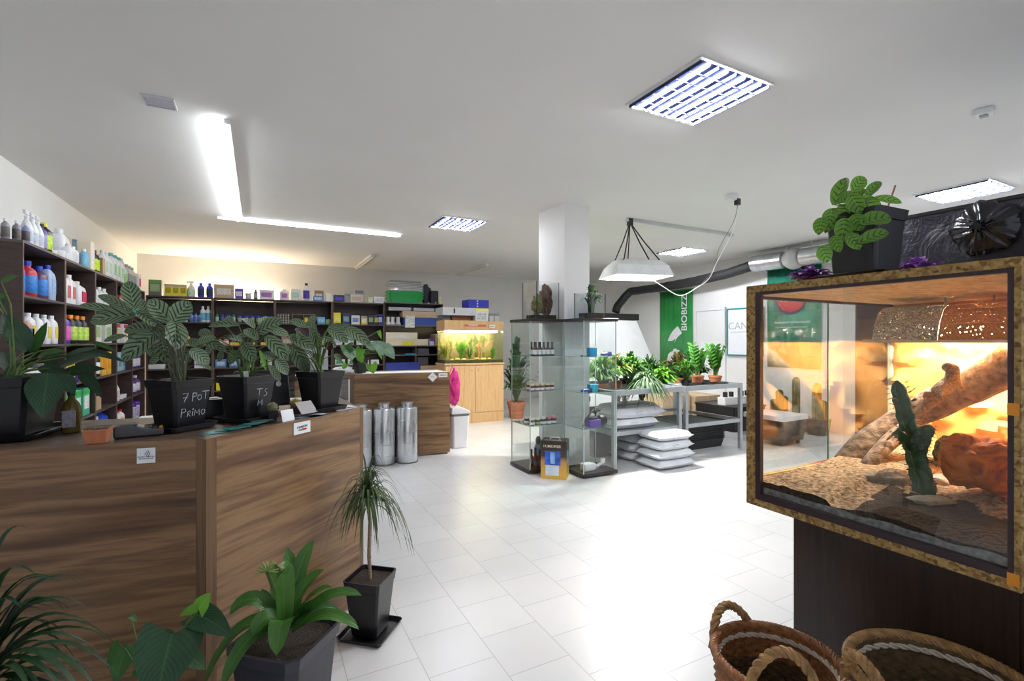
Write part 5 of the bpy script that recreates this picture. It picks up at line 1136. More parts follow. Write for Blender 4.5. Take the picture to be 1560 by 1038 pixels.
for k, (x, y) in enumerate(((4.45, 4.40), (4.98, 4.34), (5.28, 4.34))):
    o = G().taper(.22, .26, 0, .04, .08, .004, .14, .17).build('seed_tray', m_tray if k else m_wplas); G().taper(.2, .2, .004, .02, .05, d0=.13, d1=.13).build('soil', m_soil, o); place(o, (x, y, PZ)); tag(o, ['white shallow tray at the front edge between the tables', 'black shallow tray in front of the grassy plant', 'black shallow tray in front of clay pots'][k], 'tray')

# ------------------------------------------------------------------ hanging grow lamp
t = thing('grow_lamp', 'large white hooded grow lamp hanging from the ceiling on black straps', 'grow lamp', (4.06, 4.52, 2.17), -.28)
a, b2, h = .36, .27, .20
g = G(); lo = [(-a, -b2), (a, -b2), (a, b2), (-a, b2)]; up_ = [(-a * .68, -b2 * .4), (a * .76, -b2 * .4), (a * .76, b2 * .4), (-a * .68, b2 * .4)]; md = [(-a * .88, -b2 * .8), (a * .9, -b2 * .8), (a * .9, b2 * .8), (-a * .88, b2 * .8)]
for ring, zr in ((lo, 0), (md, h * .6), (up_, h)): g.add([(x, y, zr) for x, y in ring])
for i in range(4):
    j = (i + 1) % 4; g.face([i, j, 4 + j, 4 + i]); g.face([4 + i, 4 + j, 8 + j, 8 + i])
g.face([8, 9, 10, 11]); g.build('hood', mat((.72, .74, .73), .35, .0), t, solid=.004)
g = G(); [g.bar((*lo[i], 0), (*lo[(i + 1) % 4], 0), .012) for i in range(4)]; g.build('rim', m_white, t)
G().tube([(-.2, 0, .10), (.16, 0, .10)], .032, 12).build('bulb', emit((1, .97, .90), E_GROW), t, True)
G().box(-a + .03, -b2 + .03, .008, a - .03, b2 - .03, .012).build('glass_cover', glass((.98, .98, .98)), t)
fl = G().lathe([(.085, 0), (.085, .012), (.07, .014)], 24).build('vent_flange', m_white, t, True); fl.matrix_local = Matrix.Translation((a * .88, 0, .11)) @ Matrix.Rotation(PI / 2 - .25, 4, 'Y')
G().lathe([(.055, .014), (.0551, .018), (.05, .018)], 20).build('lens', mat((.7, .85, .8), .2), fl, True)
top = Vector((0, .05, .70))
inv = Matrix.Rotation(.28, 4, 'Z')
tp = inv @ Vector((-.03, .06, .68))
g = G()
for q in ((-.20, -.12, .2), (-.05, .1, .2), (.27, -.10, .2), (.27, .10, .18), (-.22, .11, .2)): 
    mid = (Vector(q) * .45 + tp * .55) * 1.0 + Vector((.0, .0, -.02)); g.tube([tp, mid, q], .008, 6)
g.tube([(.27, -.1, .2), (.33, -.17, .10), (.335, -.2, .0)], .009, 6).tube([(.27, .1, .18), (.34, .15, .12), (.35, .14, .02)], .009, 6).tube([(-.20, -.12, .2), (-.26, -.14, .15)], .007, 6)
g.build('strap', m_black, t, True)
o = G().cbox((0, 0, .0), (.06, .06, .09)).build('hanger_block', m_black, t, bevel=.004); o.location = tp + Vector((0, 0, .0))
t = thing('ceiling_rail', 'metal rail on the ceiling from which the grow lamp hangs', 'rail', (4.03, 4.58, ZC)); G().box(-.05, -.02, -.04, 1.86, .02, -.001).build('channel', mat((.6, .62, .62), .35, .7), t); G().box(-.06, -.025, -.045, .0, .025, -.041).build('end_bracket', m_alu, t); G().cbox((1.82, 0, -.045), (.03, .03, .012)).build('bolt', m_alu, t)
t = thing('ceiling_socket', 'white ceiling socket with a black plug and hanging wires', 'socket', (4.30, 3.35, ZC)); G().lathe([(.05, -.03), (.055, -.001)], 20).build('base', m_white, t, True); G().cbox((.0, 0, -.045), (.11, .07, .03)).build('outlet', m_white, t, bevel=.004); G().cbox((.06, -.02, -.075), (.05, .045, .065)).build('plug', m_black, t, bevel=.004)
def wire(pts, r, m, label, dep=None):
    P = [Vector(p) for p in pts]; out = []
    for i in range(len(P) - 1):
        p0 = P[max(0, i - 1)]; p1, p2_ = P[i], P[i + 1]; p3 = P[min(len(P) - 1, i + 2)]
        for k in range(6):
            s = k / 6; out.append(.5 * ((2 * p1) + (p2_ - p0) * s + (2 * p0 - 5 * p1 + 4 * p2_ - p3) * s * s + (3 * p1 - p0 - 3 * p2_ + p3) * s ** 3))
    out.append(P[-1]); o = G().tube(out, r, 6).build('cable', m, smooth=True); tag(o, label, 'cable'); return o
wire([at(1126, 312, 4.98), at(1117, 352, 5.2), at(1092, 400, 5.5), at(1080, 425, 5.6), at(1060, 440, 5.7), at(1036, 451, 5.75), at(1010, 437, 5.8), at(990, 424, 5.8)], .006, m_white, 'white cable looping from the ceiling socket to the grow lamp')
wire([at(1124, 312, 4.98), at(1117, 340, 5.3), at(1095, 380, 6.0), at(1088, 410, 6.6), at(1066, 436, 7.5), at(1058, 440, 7.9)], .004, mat((.3, .3, .3), .5), 'thin grey cable hanging from the ceiling socket')

# ------------------------------------------------------------------ ducts, banners, tent in the corner
def dpt(px, py, x=7.42): return atx(px, py, x)
t = thing('ventilation_duct', 'ribbed black insulated duct running down to the white tent', 'duct', (0, 0, 0))
P = [dpt(1147, 405), dpt(1110, 417), dpt(1060, 429), dpt(1010, 438), dpt(975, 443, 7.4), dpt(960, 445, 7.3), dpt(953, 452, 7.2), Vector((7.05, 8.42, 2.16)), Vector((7.0, 8.42, 2.03))]
out = []
for i in range(len(P) - 1):
    for k in range(6): out.append(P[i].lerp(P[i + 1], k / 6))
out.append(P[-1]); G().tube(out, [.085 + .004 * (i % 2) for i in range(len(out))], 14).build('hose', m_blackm, t, True)
t = thing('duct_silencer', 'silver duct with inline fan along the top of right wall', 'duct', (0, 0, 0))
a_, b_ = dpt(1147, 403), Vector((7.42, 3.4, 2.66))
def along(s): return a_.lerp(b_, s)
G().tube([along(0), along(.01), along(.28), along(.29)], [.09, .135, .135, .09], 24).build('cylinder', m_galv, t, True)
G().tube([along(.285), along(.33), along(.36), along(.40), along(.42)], [.10, .16, .17, .15, .10], 20).build('fan', mat((.5, .5, .48), .5), t, True)
G().tube([along(.42), along(.43), along(.95), along(.96)], [.10, .135, .135, .10], 24).build('cylinder', m_galv, t, True)
for s in (.07, .14, .21, .52, .6, .68, .76, .84): G().tube([along(s), along(s + .004)], .1365, 24).build('seam_ring', m_alu, t, True)
for s in (.30, .5): G().tube([along(s) + Vector((0, 0, .12)), along(s) + Vector((0, 0, .24))], .006, 6).build('hook', m_alu, t)
# black trellis box: white tent
tx, ty = 6.35, 8.35
t = thing('grow_tent', 'bright white tapering tent with black top in the far corner', 'tent', (tx, ty, 0))
tm = mat((.88, .89, .9), .3, var=.03, nscale=5, bump=.3, trans=.4)
g = G(); lo = [(-.75, -.75), (1.2, -.75), (1.2, .8), (-.75, .8)]; hi = [(-.70, -.45), (.78, -.45), (.78, .6), (-.70, .6)]
g.add([(x, y, .12) for x, y in lo] + [(x, y, .55) for x, y in lo] + [(x, y, 1.82) for x, y in hi])
for r_ in (0, 4):
    for i in range(4): j = (i + 1) % 4; g.face([r_ + i, r_ + j, r_ + 4 + j, r_ + 4 + i])
g.face([8, 9, 10, 11]); g.face([3, 2, 1, 0]); g.build('cover', tm, t, solid=.004)
G().box(-.74, -.49, 1.83, .82, .64, 1.96).build('top_frame', m_blackm, t, bevel=.01)
G().tube([(-.2, -.665, .75), (-.2, -.50, 1.50), (.1, -.485, 1.58), (.40, -.50, 1.52), (.55, -.60, 1.1), (.6, -.68, .75)], .008, 6).build('window_seam', mat((.5, .5, .53), .4), t, True)
G().box(-.8, -.8, 0, 1.25, .85, .118).build('base_frame', m_blackm, t)
# banners
def banner(y0, y1, z0, z1, m, label, name='banner'):
    g = G(); n = 24; b0 = 0; W = y1 - y0
    for i in range(n + 1):
        yy = y0 + W * i / n; d = .006 * math.sin(i * 1.9) + .004 * math.sin(i * .9 + 1)
        g.add([(XR - .02 + d, yy, z0), (XR - .02 + d, yy, z1)])
    for i in range(n): g.face([2 * i, 2 * i + 1, 2 * i + 3, 2 * i + 2])
    o = g.build(name, m, smooth=True, solid=.003); G().box(XR - .035, y0 - .01, z1 - .01, XR - .005, y1 + .01, z1 + .012).build('top_rod', mat((.05, .25, .08), .5), o); tag(o, label, 'banner'); return o
o = banner(6.93, 7.83, .5, 2.44, mat((.03, .27, .06), .3, var=.2, nscale=3), 'tall green cloth banner with white vertical lettering BIOBIZZ')
text('BIOBIZZ', .20, (XR - .034, 7.13, 1.97), (0, 0, 1), (0, 1, 0), m_white, o, bold=.0025)
text('6', .9, (XR - .034, 7.38, 1.28), (0, -1, 0), (0, 0, 1), m_white, o, bold=.05)
G().blob((XR - .036, 7.35, 1.0), (.005, .25, .20), .1, 2).build('emblem', m_white, o, True)
o = banner(4.42, 5.32, .95, 2.60, mat((.03, .27, .17), .5, var=.5, nscale=2.5), 'green banner with red disc and white lettering on right wall')
G().lathe([(.26, 0), (.26, .002)], 40).build('disc', mat((.03, .04, .12), .5), o, True).matrix_local = Matrix.Translation((XR - .031, 4.9, 2.08)) @ Matrix.Rotation(-PI / 2, 4, 'Y')
G().lathe([(.235, 0), (.235, .002)], 40).build('disc', mat((.65, .04, .05), .5), o, True).matrix_local = Matrix.Translation((XR - .034, 4.9, 2.10)) @ Matrix.Rotation(-PI / 2, 4, 'Y')
text('TORUS', .12, (XR - .038, 4.9, 2.08), (0, -1, 0), (0, 0, 1), m_white, o, bold=.001)
text('kompletní výživa rostlin', .062, (XR - .033, 4.88, 1.70), (0, -1, 0), (0, 0, 1), m_white, o, bold=.0006)
text('pro všechny typy pěstebních systémů', .034, (XR - .033, 4.88, 1.62), (0, -1, 0), (0, 0, 1), m_white, o)
G().tube([(0, -.3, 1.6), (0, .4, 1.6)], .03, 10).build('inner_lamp', emit((1, .97, .92), 130), bpy.data.objects['grow_tent'])
t = thing('framed_poster', 'white CANNA poster in a teal frame on the right wall', 'poster', (XR - .002, 6.12, 0)); 
t.location = (XR - .04, 6.12, 0)
G().box(.012, -.72, 1.14, .02, -.02, 1.97).build('sheet', m_paper, t); fr = G(); tl = mat((.02, .28, .27), .4)
for q in ((-.74, 1.12, 0, 1.145), (-.74, 1.965, 0, 1.99), (-.025, 1.145, 0, 1.965), (-.74, 1.145, -.715, 1.965)): fr.box(.0, q[0], q[1], .024, q[2], q[3])
fr.build('frame', tl, t); text('CANNA', .19, (.011, -.37, 1.66), (0, -1, 0), (0, 0, 1), mat((.35, .37, .38), .5), t, bold=-.002); G().box(.010, -.66, 1.55, .0115, -.08, 1.558).build('line', mat((.4, .42, .42), .5), t)
# potted cacti on the floor by the right wall
def column_cactus(x, y, hs, label, seed):
    t = thing('potted_cactus', label, 'cactus', (x, y, 0)); G().taper(.20, .26, 0, .24, .1).build('pot', m_pot, t, bevel=.005); rd = random.Random(seed)
    for (dx, dy, h) in hs:
        g = G(); prof = [(.045, .22), (.055, .3), (.055, .22 + h * .9), (.035, .22 + h * .98), (.005, .22 + h)]; seg = 20; b0 = len(g.v)
        for r, z in prof:
            for k in range(seg): a = 2 * PI * k / seg; rr_ = r * (1 if k % 2 else .74); g.v.append(Vector((math.cos(a) * rr_ + dx, math.sin(a) * rr_ + dy, z)))
        for i in range(len(prof) - 1):
            for k in range(seg): k2 = (k + 1) % seg; g.face([b0 + i * seg + k, b0 + i * seg + k2, b0 + (i + 1) * seg + k2, b0 + (i + 1) * seg + k])
        g.build('column', mat((.03, .10, .03), .6, var=.3), t)
column_cactus(7.35, 4.85, [(0, 0, .4), (-.06, .05, .25), (.06, -.04, .3)], 'leafy green cactus in black pot by right wall, left one', 1)
column_cactus(7.35, 4.55, [(0, .03, .62)], 'single tall column cactus in black pot by right wall', 2)
column_cactus(7.35, 4.25, [(-.05, 0, .5), (.05, .04, .55), (.0, -.07, .3)], 'three column cactus in black pot by right wall', 3)
SLY, SLZ, DRZ = .78, 1.885, .86

# ------------------------------------------------------------------ black tent beside the terrarium
bt, nt, b = base_mat('black_tent_fabric')
n1 = N(nt, 'ShaderNodeTexNoise', i_Scale=7.0, i_Detail=8.0, i_Distortion=1.2, i_Roughness=.6); nt.links.new(coords(nt), n1.inputs['Vector'])
b.inputs['Base Color'].default_value = (.012, .011, .022, 1); b.inputs['Roughness'].default_value = .38
bp = N(nt, 'ShaderNodeBump', i_Strength=.9, i_Distance=.02); nt.links.new(n1.outputs['Fac'], bp.inputs['Height']); nt.links.new(bp.outputs[0], b.inputs['Normal'])
t = thing('grow_tent', 'black fabric tent with a tied duct sleeve behind the terrarium', 'tent', (2.78, .12, 0))
G().box(0, 0, 0, 1.2, 1.30, 2.0).build('cover', bt, t, bevel=.008)
g = G()
for q in ((-.004, 0, 1.99, -.0, 1.3, 2.004),): g.box(*q)
g.build('top_piping', m_black, t)
g = G(); seg = 56; rings = [(.112, .001), (.116, .018), (.10, .034), (.06, .046), (.025, .054), (.013, .064), (.026, .082), (.015, .086)]; sc = [1, 1, 1, 1, 1, 1, 1, 1]
for i, (r, z) in enumerate(rings):
    for k in range(seg):
        a = 2 * PI * k / seg; f = 1 + .10 * math.sin(a * 14) * (1 if i > 1 else .3) + .05 * math.sin(a * 5 + 1); g.v.append(Vector((-z * (1 + .1 * math.sin(a * 9)), math.cos(a) * r * f, math.sin(a) * r * f)))
for i in range(len(rings) - 1):
    for k in range(seg): k2 = (k + 1) % seg; g.face([i * seg + k, i * seg + k2, (i + 1) * seg + k2, (i + 1) * seg + k])
g.face([(len(rings) - 1) * seg + k for k in range(seg)])
o = g.build('duct_sleeve', mat((.010, .010, .013), .18, bump=.5), t, True); o.location = (0, SLY, SLZ)
G().tube([(-.10, SLY, SLZ - .015), (-.085, SLY + .01, SLZ - .09), (-.06, SLY - .01, SLZ - .17)], .003, 5).build('drawstring', m_black, o).matrix_parent_inverse = Matrix.Translation((0, -SLY, -SLZ))
G().box(-.02, SLY + .115, SLZ - .20, -.001, SLY + .16, SLZ - .16).build('strap_tab', m_black, t)

# ------------------------------------------------------------------ terrarium stand and terrarium
m_stand = wood((.012, .006, .004), (.022, .011, .007), (.035, .017, .010), (14, 14, 1.0), .35, .5, 0, 'dark_stand_wood', .3)
t = thing('terrarium_stand', 'dark brown wooden cabinet carrying the terrarium', 'cabinet', (1.75, .50, 0))
G().box(0, -.36, 0, .85, .60, .779).build('body', m_stand, t); G().box(-.004, .0, .02, -.0, .588, .76).build('door', m_stand, t); G().box(-.004, -.35, .02, -.0, -.004, .76).build('door', m_stand, t); G().box(-.01, -.37, .78, .86, .61, .797).build('top_board', m_stand, t)
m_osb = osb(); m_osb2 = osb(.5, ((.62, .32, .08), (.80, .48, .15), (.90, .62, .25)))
m_brown = mat((.035, .018, .022), .4, var=.1)
m_orange = mat((.88, .46, .12), .55, var=.22, nscale=6)
TX, TY, TZ_ = 1.6, .455, .8
t = thing('terrarium', 'large lit chipboard terrarium with glass front on dark stand', 'terrarium', (TX, TY, TZ_))
LX, LYY, LZ = 1.04, .729, .80
G().box(0, 0, 0, LX, LYY, .025).build('floor_board', m_osb, t); G().box(.0, 0, .775, LX, LYY, .80).build('top_board', m_osb, t, label='chipboard lid')
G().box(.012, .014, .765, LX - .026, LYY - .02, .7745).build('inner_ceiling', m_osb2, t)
G().box(0, 0, .0255, LX, .013, .7745).build('side_board', m_osb, t)
# painted foam back wall
g = G(); nx, nz = 36, 34
for i in range(nx + 1):
    for k in range(nz + 1):
        y, z = .014 + (LYY - .034) * i / nx, .026 + .738 * k / nz
        r_ = abs(noise.noise(Vector((y * 5, z * 3.2, 1.3)) + Vector((0, 0, noise.noise(Vector((y * 4, z * 9, 0))))))); g.v.append(Vector((LX - .03 - .05 * (1 - min(1, r_ * 4)) * (1 if z < .72 else .2), y, z)))
for i in range(nx):
    for k in range(nz): q = i * (nz + 1) + k; g.face([q, q + nz + 1, q + nz + 2, q + 1][::-1])
g.build('back_wall', m_orange, t, True, label='orange painted relief back wall', solid=.01)
G().box(LX - .014, .0135, .0255, LX, LYY - .02, .7745).build('back_board', m_osb, t)
# frame of the front
G().box(.0, LYY - .036, .0255, .022, LYY, .7745).build('corner_post', m_osb, t)
G().box(-.001, LYY - .055, .026, .018, LYY - .0365, .774).build('trim_strip', m_brown, t)
G().box(-.001, .0135, .026, .016, .024, .774).build('trim_strip', m_brown, t)
G().box(-.001, .0245, .0255, .018, LYY - .0555, .047).build('glass_track', m_brown, t); G().box(-.001, .0245, .764, .018, LYY - .0555, .7745).build('glass_track', m_brown, t)
fg = glass((.965, .975, .965))
G().box(.010, .025, .048, .013, .40, .763).build('sliding_glass', fg, t); G().box(.004, .36, .048, .007, LYY - .056, .763).build('sliding_glass', fg, t)
# far side: sill, posts, two panes
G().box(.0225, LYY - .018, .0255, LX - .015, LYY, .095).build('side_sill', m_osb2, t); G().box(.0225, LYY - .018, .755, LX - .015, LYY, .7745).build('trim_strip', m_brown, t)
G().box(LX - .045, LYY - .018, .0955, LX - .015, LYY, .7545).build('corner_post', mat((.75, .68, .55), .5), t)
G().box(.0225, LYY - .007, .0955, .515, LYY - .003, .7545).build('side_glass', glass((.965, .975, .965), 0, .10), t); G().box(.50, LYY - .013, .0955, LX - .0455, LYY - .009, .7545).build('side_glass', glass((.965, .975, .965), 0, .10), t)
G().box(.497, LYY - .0135, .0955, .4998, LYY - .0085, .7545).build('glass_edge', mat((.08, .25, .2), .2), t)
for y, z in ((.003, .42), (.003, .012)): G().box(-.0012, y, z, -.0002, y + .022, z + .03).build('paint_mark', mat((.8, .3, .02), .6), t)
# bedding
g = G(); nx, ny = 60, 46
def ground(x, y):
    return .085 + .035 * min(1, max(0, (x - .05) / .35)) + .02 * noise.noise(Vector((x * 5, y * 5, 0))) + .006 * noise.noise(Vector((x * 30, y * 30, 2))) + (.015 if y > .45 else 0) * 1 - .012 * max(0, 1 - x / .1)
x0_, x1_, y0_, y1_ = .0195, LX - .10, .027, LYY - .022
for i in range(nx + 1):
    for j in range(ny + 1):
        x, y = x0_ + (x1_ - x0_) * i / nx, y0_ + (y1_ - y0_) * j / ny; g.v.append(Vector((x, y, min(.135, ground(x, y)) if y < LYY - .06 else min(ground(x, y), .092))))
for i in range(nx):
    for j in range(ny):
        x, y = i / nx, j / ny; g.cur = 1 if (x < .30 + .12 * noise.noise(Vector((x * 5, y * 7, 4))) and y < .52 + .1 * noise.noise(Vector((y * 9, x * 4, 1)))) else 0
        q = i * (ny + 1) + j; g.face([q, q + ny + 1, q + ny + 2, q + 1])
g.cur = 1; b0 = len(g.v)
for j in range(ny + 1): g.v.append(Vector((x0_, y0_ + (y1_ - y0_) * j / ny, .068 + .008 * noise.noise(Vector((j * .2, 0, 0))))))
for j in range(ny): g.face([j, j + 1, b0 + j + 1, b0 + j])
g.cur = 2; b1 = len(g.v)
for j in range(ny + 1): g.v.append(Vector((x0_, y0_ + (y1_ - y0_) * j / ny, .0262)))
for j in range(ny): g.face([b0 + j, b0 + j + 1, b1 + j + 1, b1 + j])
m_bed = mat((.42, .29, .18), .95, var=.75, nscale=75, bump=1); m_dirt = mat((.045, .027, .02), .95, var=.5, nscale=90, bump=1); m_sand = mat((.30, .29, .29), .9, var=.4, nscale=60)
o = g.build('bedding', [m_bed, m_dirt, m_sand], None, True); place(o, (TX, TY, TZ_)); tag(o, 'wood chip bedding and dark soil covering the terrarium floor', 'bedding', kind='stuff')
def tl(px, py, d): return at(px, py, d)
m_drift = mat((.30, .215, .16), .8, var=.6, nscale=40, bump=.9)
def limb(pts, rs, g):
    out = []; rr_ = []; P = [Vector(p) for p in pts]
    for i in range(len(P) - 1):
        p0, p1, p2_, p3 = P[max(0, i - 1)], P[i], P[i + 1], P[min(len(P) - 1, i + 2)]
        for k in range(6):
            s = k / 6; out.append(.5 * ((2 * p1) + (p2_ - p0) * s + (2 * p0 - 5 * p1 + 4 * p2_ - p3) * s * s + (3 * p1 - p0 - 3 * p2_ + p3) * s ** 3)); rr_.append((rs[i] * (1 - s) + rs[i + 1] * s) * (1 + .12 * noise.noise(Vector((i + s, 3, 1)) * 1.7)))
    out.append(P[-1]); rr_.append(rs[-1]); g.tube(out, rr_, 14)
g = G(); limb([tl(1288, 708, 1.96), tl(1330, 668, 1.96), tl(1385, 635, 1.93), tl(1450, 603, 1.84), tl(1500, 576, 1.76), tl(1545, 550, 1.68), tl(1580, 532, 1.60)], [.050, .048, .052, .060, .066, .07, .07], g)
limb([tl(1306, 738, 1.82), tl(1330, 700, 1.84), tl(1362, 668, 1.88), tl(1400, 640, 1.90)], [.022, .026, .03, .03], g)
o = g.build('driftwood_branch', m_drift, smooth=True); tag(o, 'thick pale forked branch leaning across the terrarium', 'branch')
# lizard on the branch, one skinned body
me = bpy.data.meshes.new('bearded_dragon'); pts = []; ed = []; rad = []
def V(p, r, par=None):
    pts.append(tuple(p)); rad.append(r)
    if par is not None: ed.append((par, len(pts) - 1))
    return len(pts) - 1
DL = 1.745
i0 = V(tl(1424, 607, DL), .021); i1 = V(tl(1437, 592, DL - .02), .023, i0); i2 = V(tl(1448, 580, DL - .02), .018, i1); i3 = V(tl(1452, 570, DL - .02), .015, i2); i4 = V(tl(1450, 558, DL - .02), .021, i3); i5 = V(tl(1438, 560, DL - .03), .014, i4)
j1 = V(tl(1412, 619, DL + .01), .015, i0); j2 = V(tl(1395, 634, DL + .04), .009, j1); j3 = V(tl(1372, 652, DL + .08), .005, j2); j4 = V(tl(1350, 672, DL + .10), .003, j3)
k1 = V(tl(1411, 598, DL - .02), .006, i0); k2 = V(tl(1408, 607, DL - .03), .005, k1)
l1 = V(tl(1430, 603, DL - .06), .007, i1); l2 = V(tl(1436, 612, DL - .07), .005, l1); l3 = V(tl(1462, 588, DL - .0), .007, i2); l4 = V(tl(1468, 596, DL - .0), .005, l3)
me.from_pydata(pts, ed, []); 
o = bpy.data.objects.new('bearded_dragon', me); C.objects.link(o); me.materials.append(mat((.52, .34, .20), .8, var=.5, nscale=150, bump=1))
sk = o.modifiers.new('skin', 'SKIN')
for i, r in enumerate(rad): me.skin_vertices[0].data[i].radius = (r * 1.3, r * 1.3)
me.skin_vertices[0].data[0].use_root = True; sb = o.modifiers.new('smooth', 'SUBSURF'); sb.levels = 2; sb.render_levels = 2
tag(o, 'sandy brown lizard resting on the terrarium branch with raised head', 'lizard')
for s_ in (-1, 1):
    e_ = G().blob((0, 0, 0), (.003, .003, .003), 0, 1, 1, 2).build('eye', mat((.02, .01, .01), .1), o, True); e_.location = tl(1446 if s_ < 0 else 1452, 559, DL - .033)
# cactus in the foreground of the terrarium
def ridged(a, b2, r0, r1, g, ribs=5, n=14, seed=0):
    a, b2 = Vector(a), Vector(b2); ax_ = (b2 - a).normalized(); x = ax_.cross(Vector((0, 1, 0))).normalized(); y = ax_.cross(x); seg = ribs * 4; base = len(g.v)
    for i in range(n + 1):
        s = i / n; r = (r0 * (1 - s) + r1 * s) * (1 if s < .9 else max(.15, math.cos((s - .9) / .1 * 1.45))) * (1 + .10 * math.sin(s * n * 2.2))
        for k in range(seg):
            f = [1.12, .78, .62, .78][k % 4]; an = 2 * PI * k / seg; g.v.append(a + (b2 - a) * s + (x * math.cos(an) + y * math.sin(an)) * r * f)
    for i in range(n):
        for k in range(seg): k2 = (k + 1) % seg; g.face([base + i * seg + k, base + i * seg + k2, base + (i + 1) * seg + k2, base + (i + 1) * seg + k])
    g.face([base + n * seg + k for k in range(seg)]); g.face([base + k for k in range(seg)][::-1])
    return x, y
m_cac = mat((.045, .125, .055), .55, var=.35, nscale=30)
def spines(a, b2, r, x, y, ribs, n, g):
    for i in range(n):
        s = (i + .5) / n
        for k in range(ribs):
            an = 2 * PI * k / ribs; d = x * math.cos(an) + y * math.sin(an); p = Vector(a).lerp(Vector(b2), s) + d * r * 1.08
            for q in (-.5, .5): g.tube([p, p + d * r * .45 + (y * math.cos(an) - x * math.sin(an)) * q * r * .25], [.0016, .0005], 3, False)
t = thing('terrarium_cactus', 'dark green ribbed spiny cactus in the front of terrarium', 'cactus', (0, 0, 0)); t.location = tl(1411, 752, 1.56); O = t.location.copy()
g = G(); gs = G()
for a_, b_, r0, r1, n in (((1411, 752, 1.56), (1366, 580, 1.60), .029, .020, 22), ((1396, 690, 1.58), (1368, 655, 1.54), .015, .021, 8), ((1404, 690, 1.57), (1416, 648, 1.53), .014, .018, 8)):
    pa, pb = tl(*a_) - O, tl(*b_) - O; x, y = ridged(pa, pb, r0, r1, g, 5, n); spines(pa, pb, (r0 + r1) / 2, x, y, 5, n, gs)
g.build('stem', m_cac, t); gs.build('spines', mat((.12, .05, .04), .6), t)
lf = G()
for (a_, b_) in (((1370, 612), (1356, 608)), ((1372, 618), (1358, 618)), ((1385, 600), (1396, 592)), ((1388, 612), (1404, 610))): lf.leaf(tl(*a_, 1.58) - O, (tl(*a_, 1.58) + tl(*b_, 1.57)) / 2 - O + Vector((0, 0, .008)), tl(*b_, 1.56) - O, .008, (0, -1, .4), 5, .2, 1)
lf.build('leaf', mat((.16, .08, .05), .5, var=.3), t)
m_orock, nt, b = base_mat('painted_rock'); no = N(nt, 'ShaderNodeTexNoise', i_Scale=14.0, i_Detail=6.0, i_Distortion=1.5); nt.links.new(coords(nt), no.inputs['Vector'])
r = ramp(nt, [(.28, (.05, .03, .02)), (.36, (.45, .10, .005)), (.5, (.80, .20, .004)), (.7, (.95, .30, .02))]); nt.links.new(no.outputs['Fac'], r.inputs[0]); nt.links.new(r.outputs[0], b.inputs['Base Color']); b.inputs['Roughness'].default_value = .7; b.inputs['Specular IOR Level'].default_value = .15
bp = N(nt, 'ShaderNodeBump', i_Strength=1.0, i_Distance=.02); nt.links.new(no.outputs['Fac'], bp.inputs['Height']); nt.links.new(bp.outputs[0], b.inputs['Normal'])
m_rock = mat((.33, .27, .22), .9, var=.3, nscale=25, bump=1)
def rock(px, py, d, size, m, label, seed, rz=0, amp=.25, rx=0, name='rock'):
    o = G().blob((0, 0, 0), size, amp, seed, 1.6, 4).build(name, m, smooth=True); o.location = tl(px, py, d); o.rotation_euler = (rx, 0, rz); tag(o, label, 'rock'); return o
rock(1362, 745, 1.66, (.045, .11, .062), m_rock, 'large grey layered rock left of the terrarium cactus', 41, .9, .3)
rock(1388, 718, 1.82, (.07, .05, .035), m_rock, 'rounded brown rock behind the large grey rock', 42, .3)
rock(1432, 742, 1.66, (.055, .045, .04), mat((.6, .58, .54), .8, var=.2, nscale=30, bump=.6), 'whitish arched rock right of the terrarium cactus', 43, .2)
rock(1418, 763, 1.50, (.06, .03, .014), mat((.52, .46, .36), .8, var=.25, nscale=30, bump=.6), 'flat pale stone at the foot of the cactus', 44, -.6)
rock(1496, 708, 1.50, (.095, .095, .095), m_orock, 'big bright orange rock at right in the terrarium', 45, .4, .32)
rock(1340, 700, 2.15, (.05, .04, .04), mat((.5, .42, .28), .85, var=.3, nscale=30, bump=.6), 'small yellowish rock behind the branch fork', 46)
rock(1330, 745, 1.80, (.1, .018, .012), mat((.6, .5, .28), .85, var=.2), 'flat straw coloured bark strip on the bedding', 47, 1.9, name='bark_strip')
o = G().blob((0, 0, 0), (.055, .055, .065), .2, 50, 2.5, 4).build('moss_block', mat((.16, .17, .06), .95, var=.7, nscale=70, bump=1), smooth=True); o.location = tl(1452, 682, 1.85) - Vector((0, 0, .02)); tag(o, 'grassy moss block behind the orange rock', 'moss')
g = G(); rd = random.Random(8)
for k in range(70):
    a = rd.uniform(0, 2 * PI); p = Vector((math.cos(a) * .04, math.sin(a) * .04, .035)); q = p + Vector((rd.uniform(-.03, .03), rd.uniform(-.03, .03), rd.uniform(-.01, .035))); g.tube([p, q], .0009, 3, False)
g.build('straw', mat((.55, .5, .2), .8), o)
o = G().tube([tl(1215, 716, 1.98), tl(1250, 706, 2.06), tl(1285, 698, 2.12)], .009, 8).build('food_strip', mat((.55, .05, .06), .4), smooth=True); tag(o, 'red and white strip lying along the terrarium side sill', 'strip')
for k, (px, py, tx_, ty_, d) in enumerate(((1406, 720, 1403, 590, 2.28), (1372, 700, 1366, 600, 2.38), (1435, 700, 1440, 640, 2.1))):
    t = thing('terrarium_cactus', ['slim light green cactus behind the branch, near its middle', 'slim light green cactus at the far back corner of terrarium', 'short light green cactus beside the moss block'][k], 'cactus', (0, 0, 0)); t.location = tl(px, py, d); O = t.location.copy()
    g = G(); x, y = ridged(Vector((0, 0, 0)), tl(tx_, ty_, d) - O, .016, .013, g, 5, 12); g.build('stem', mat((.16, .28, .08), .6, var=.3), t)
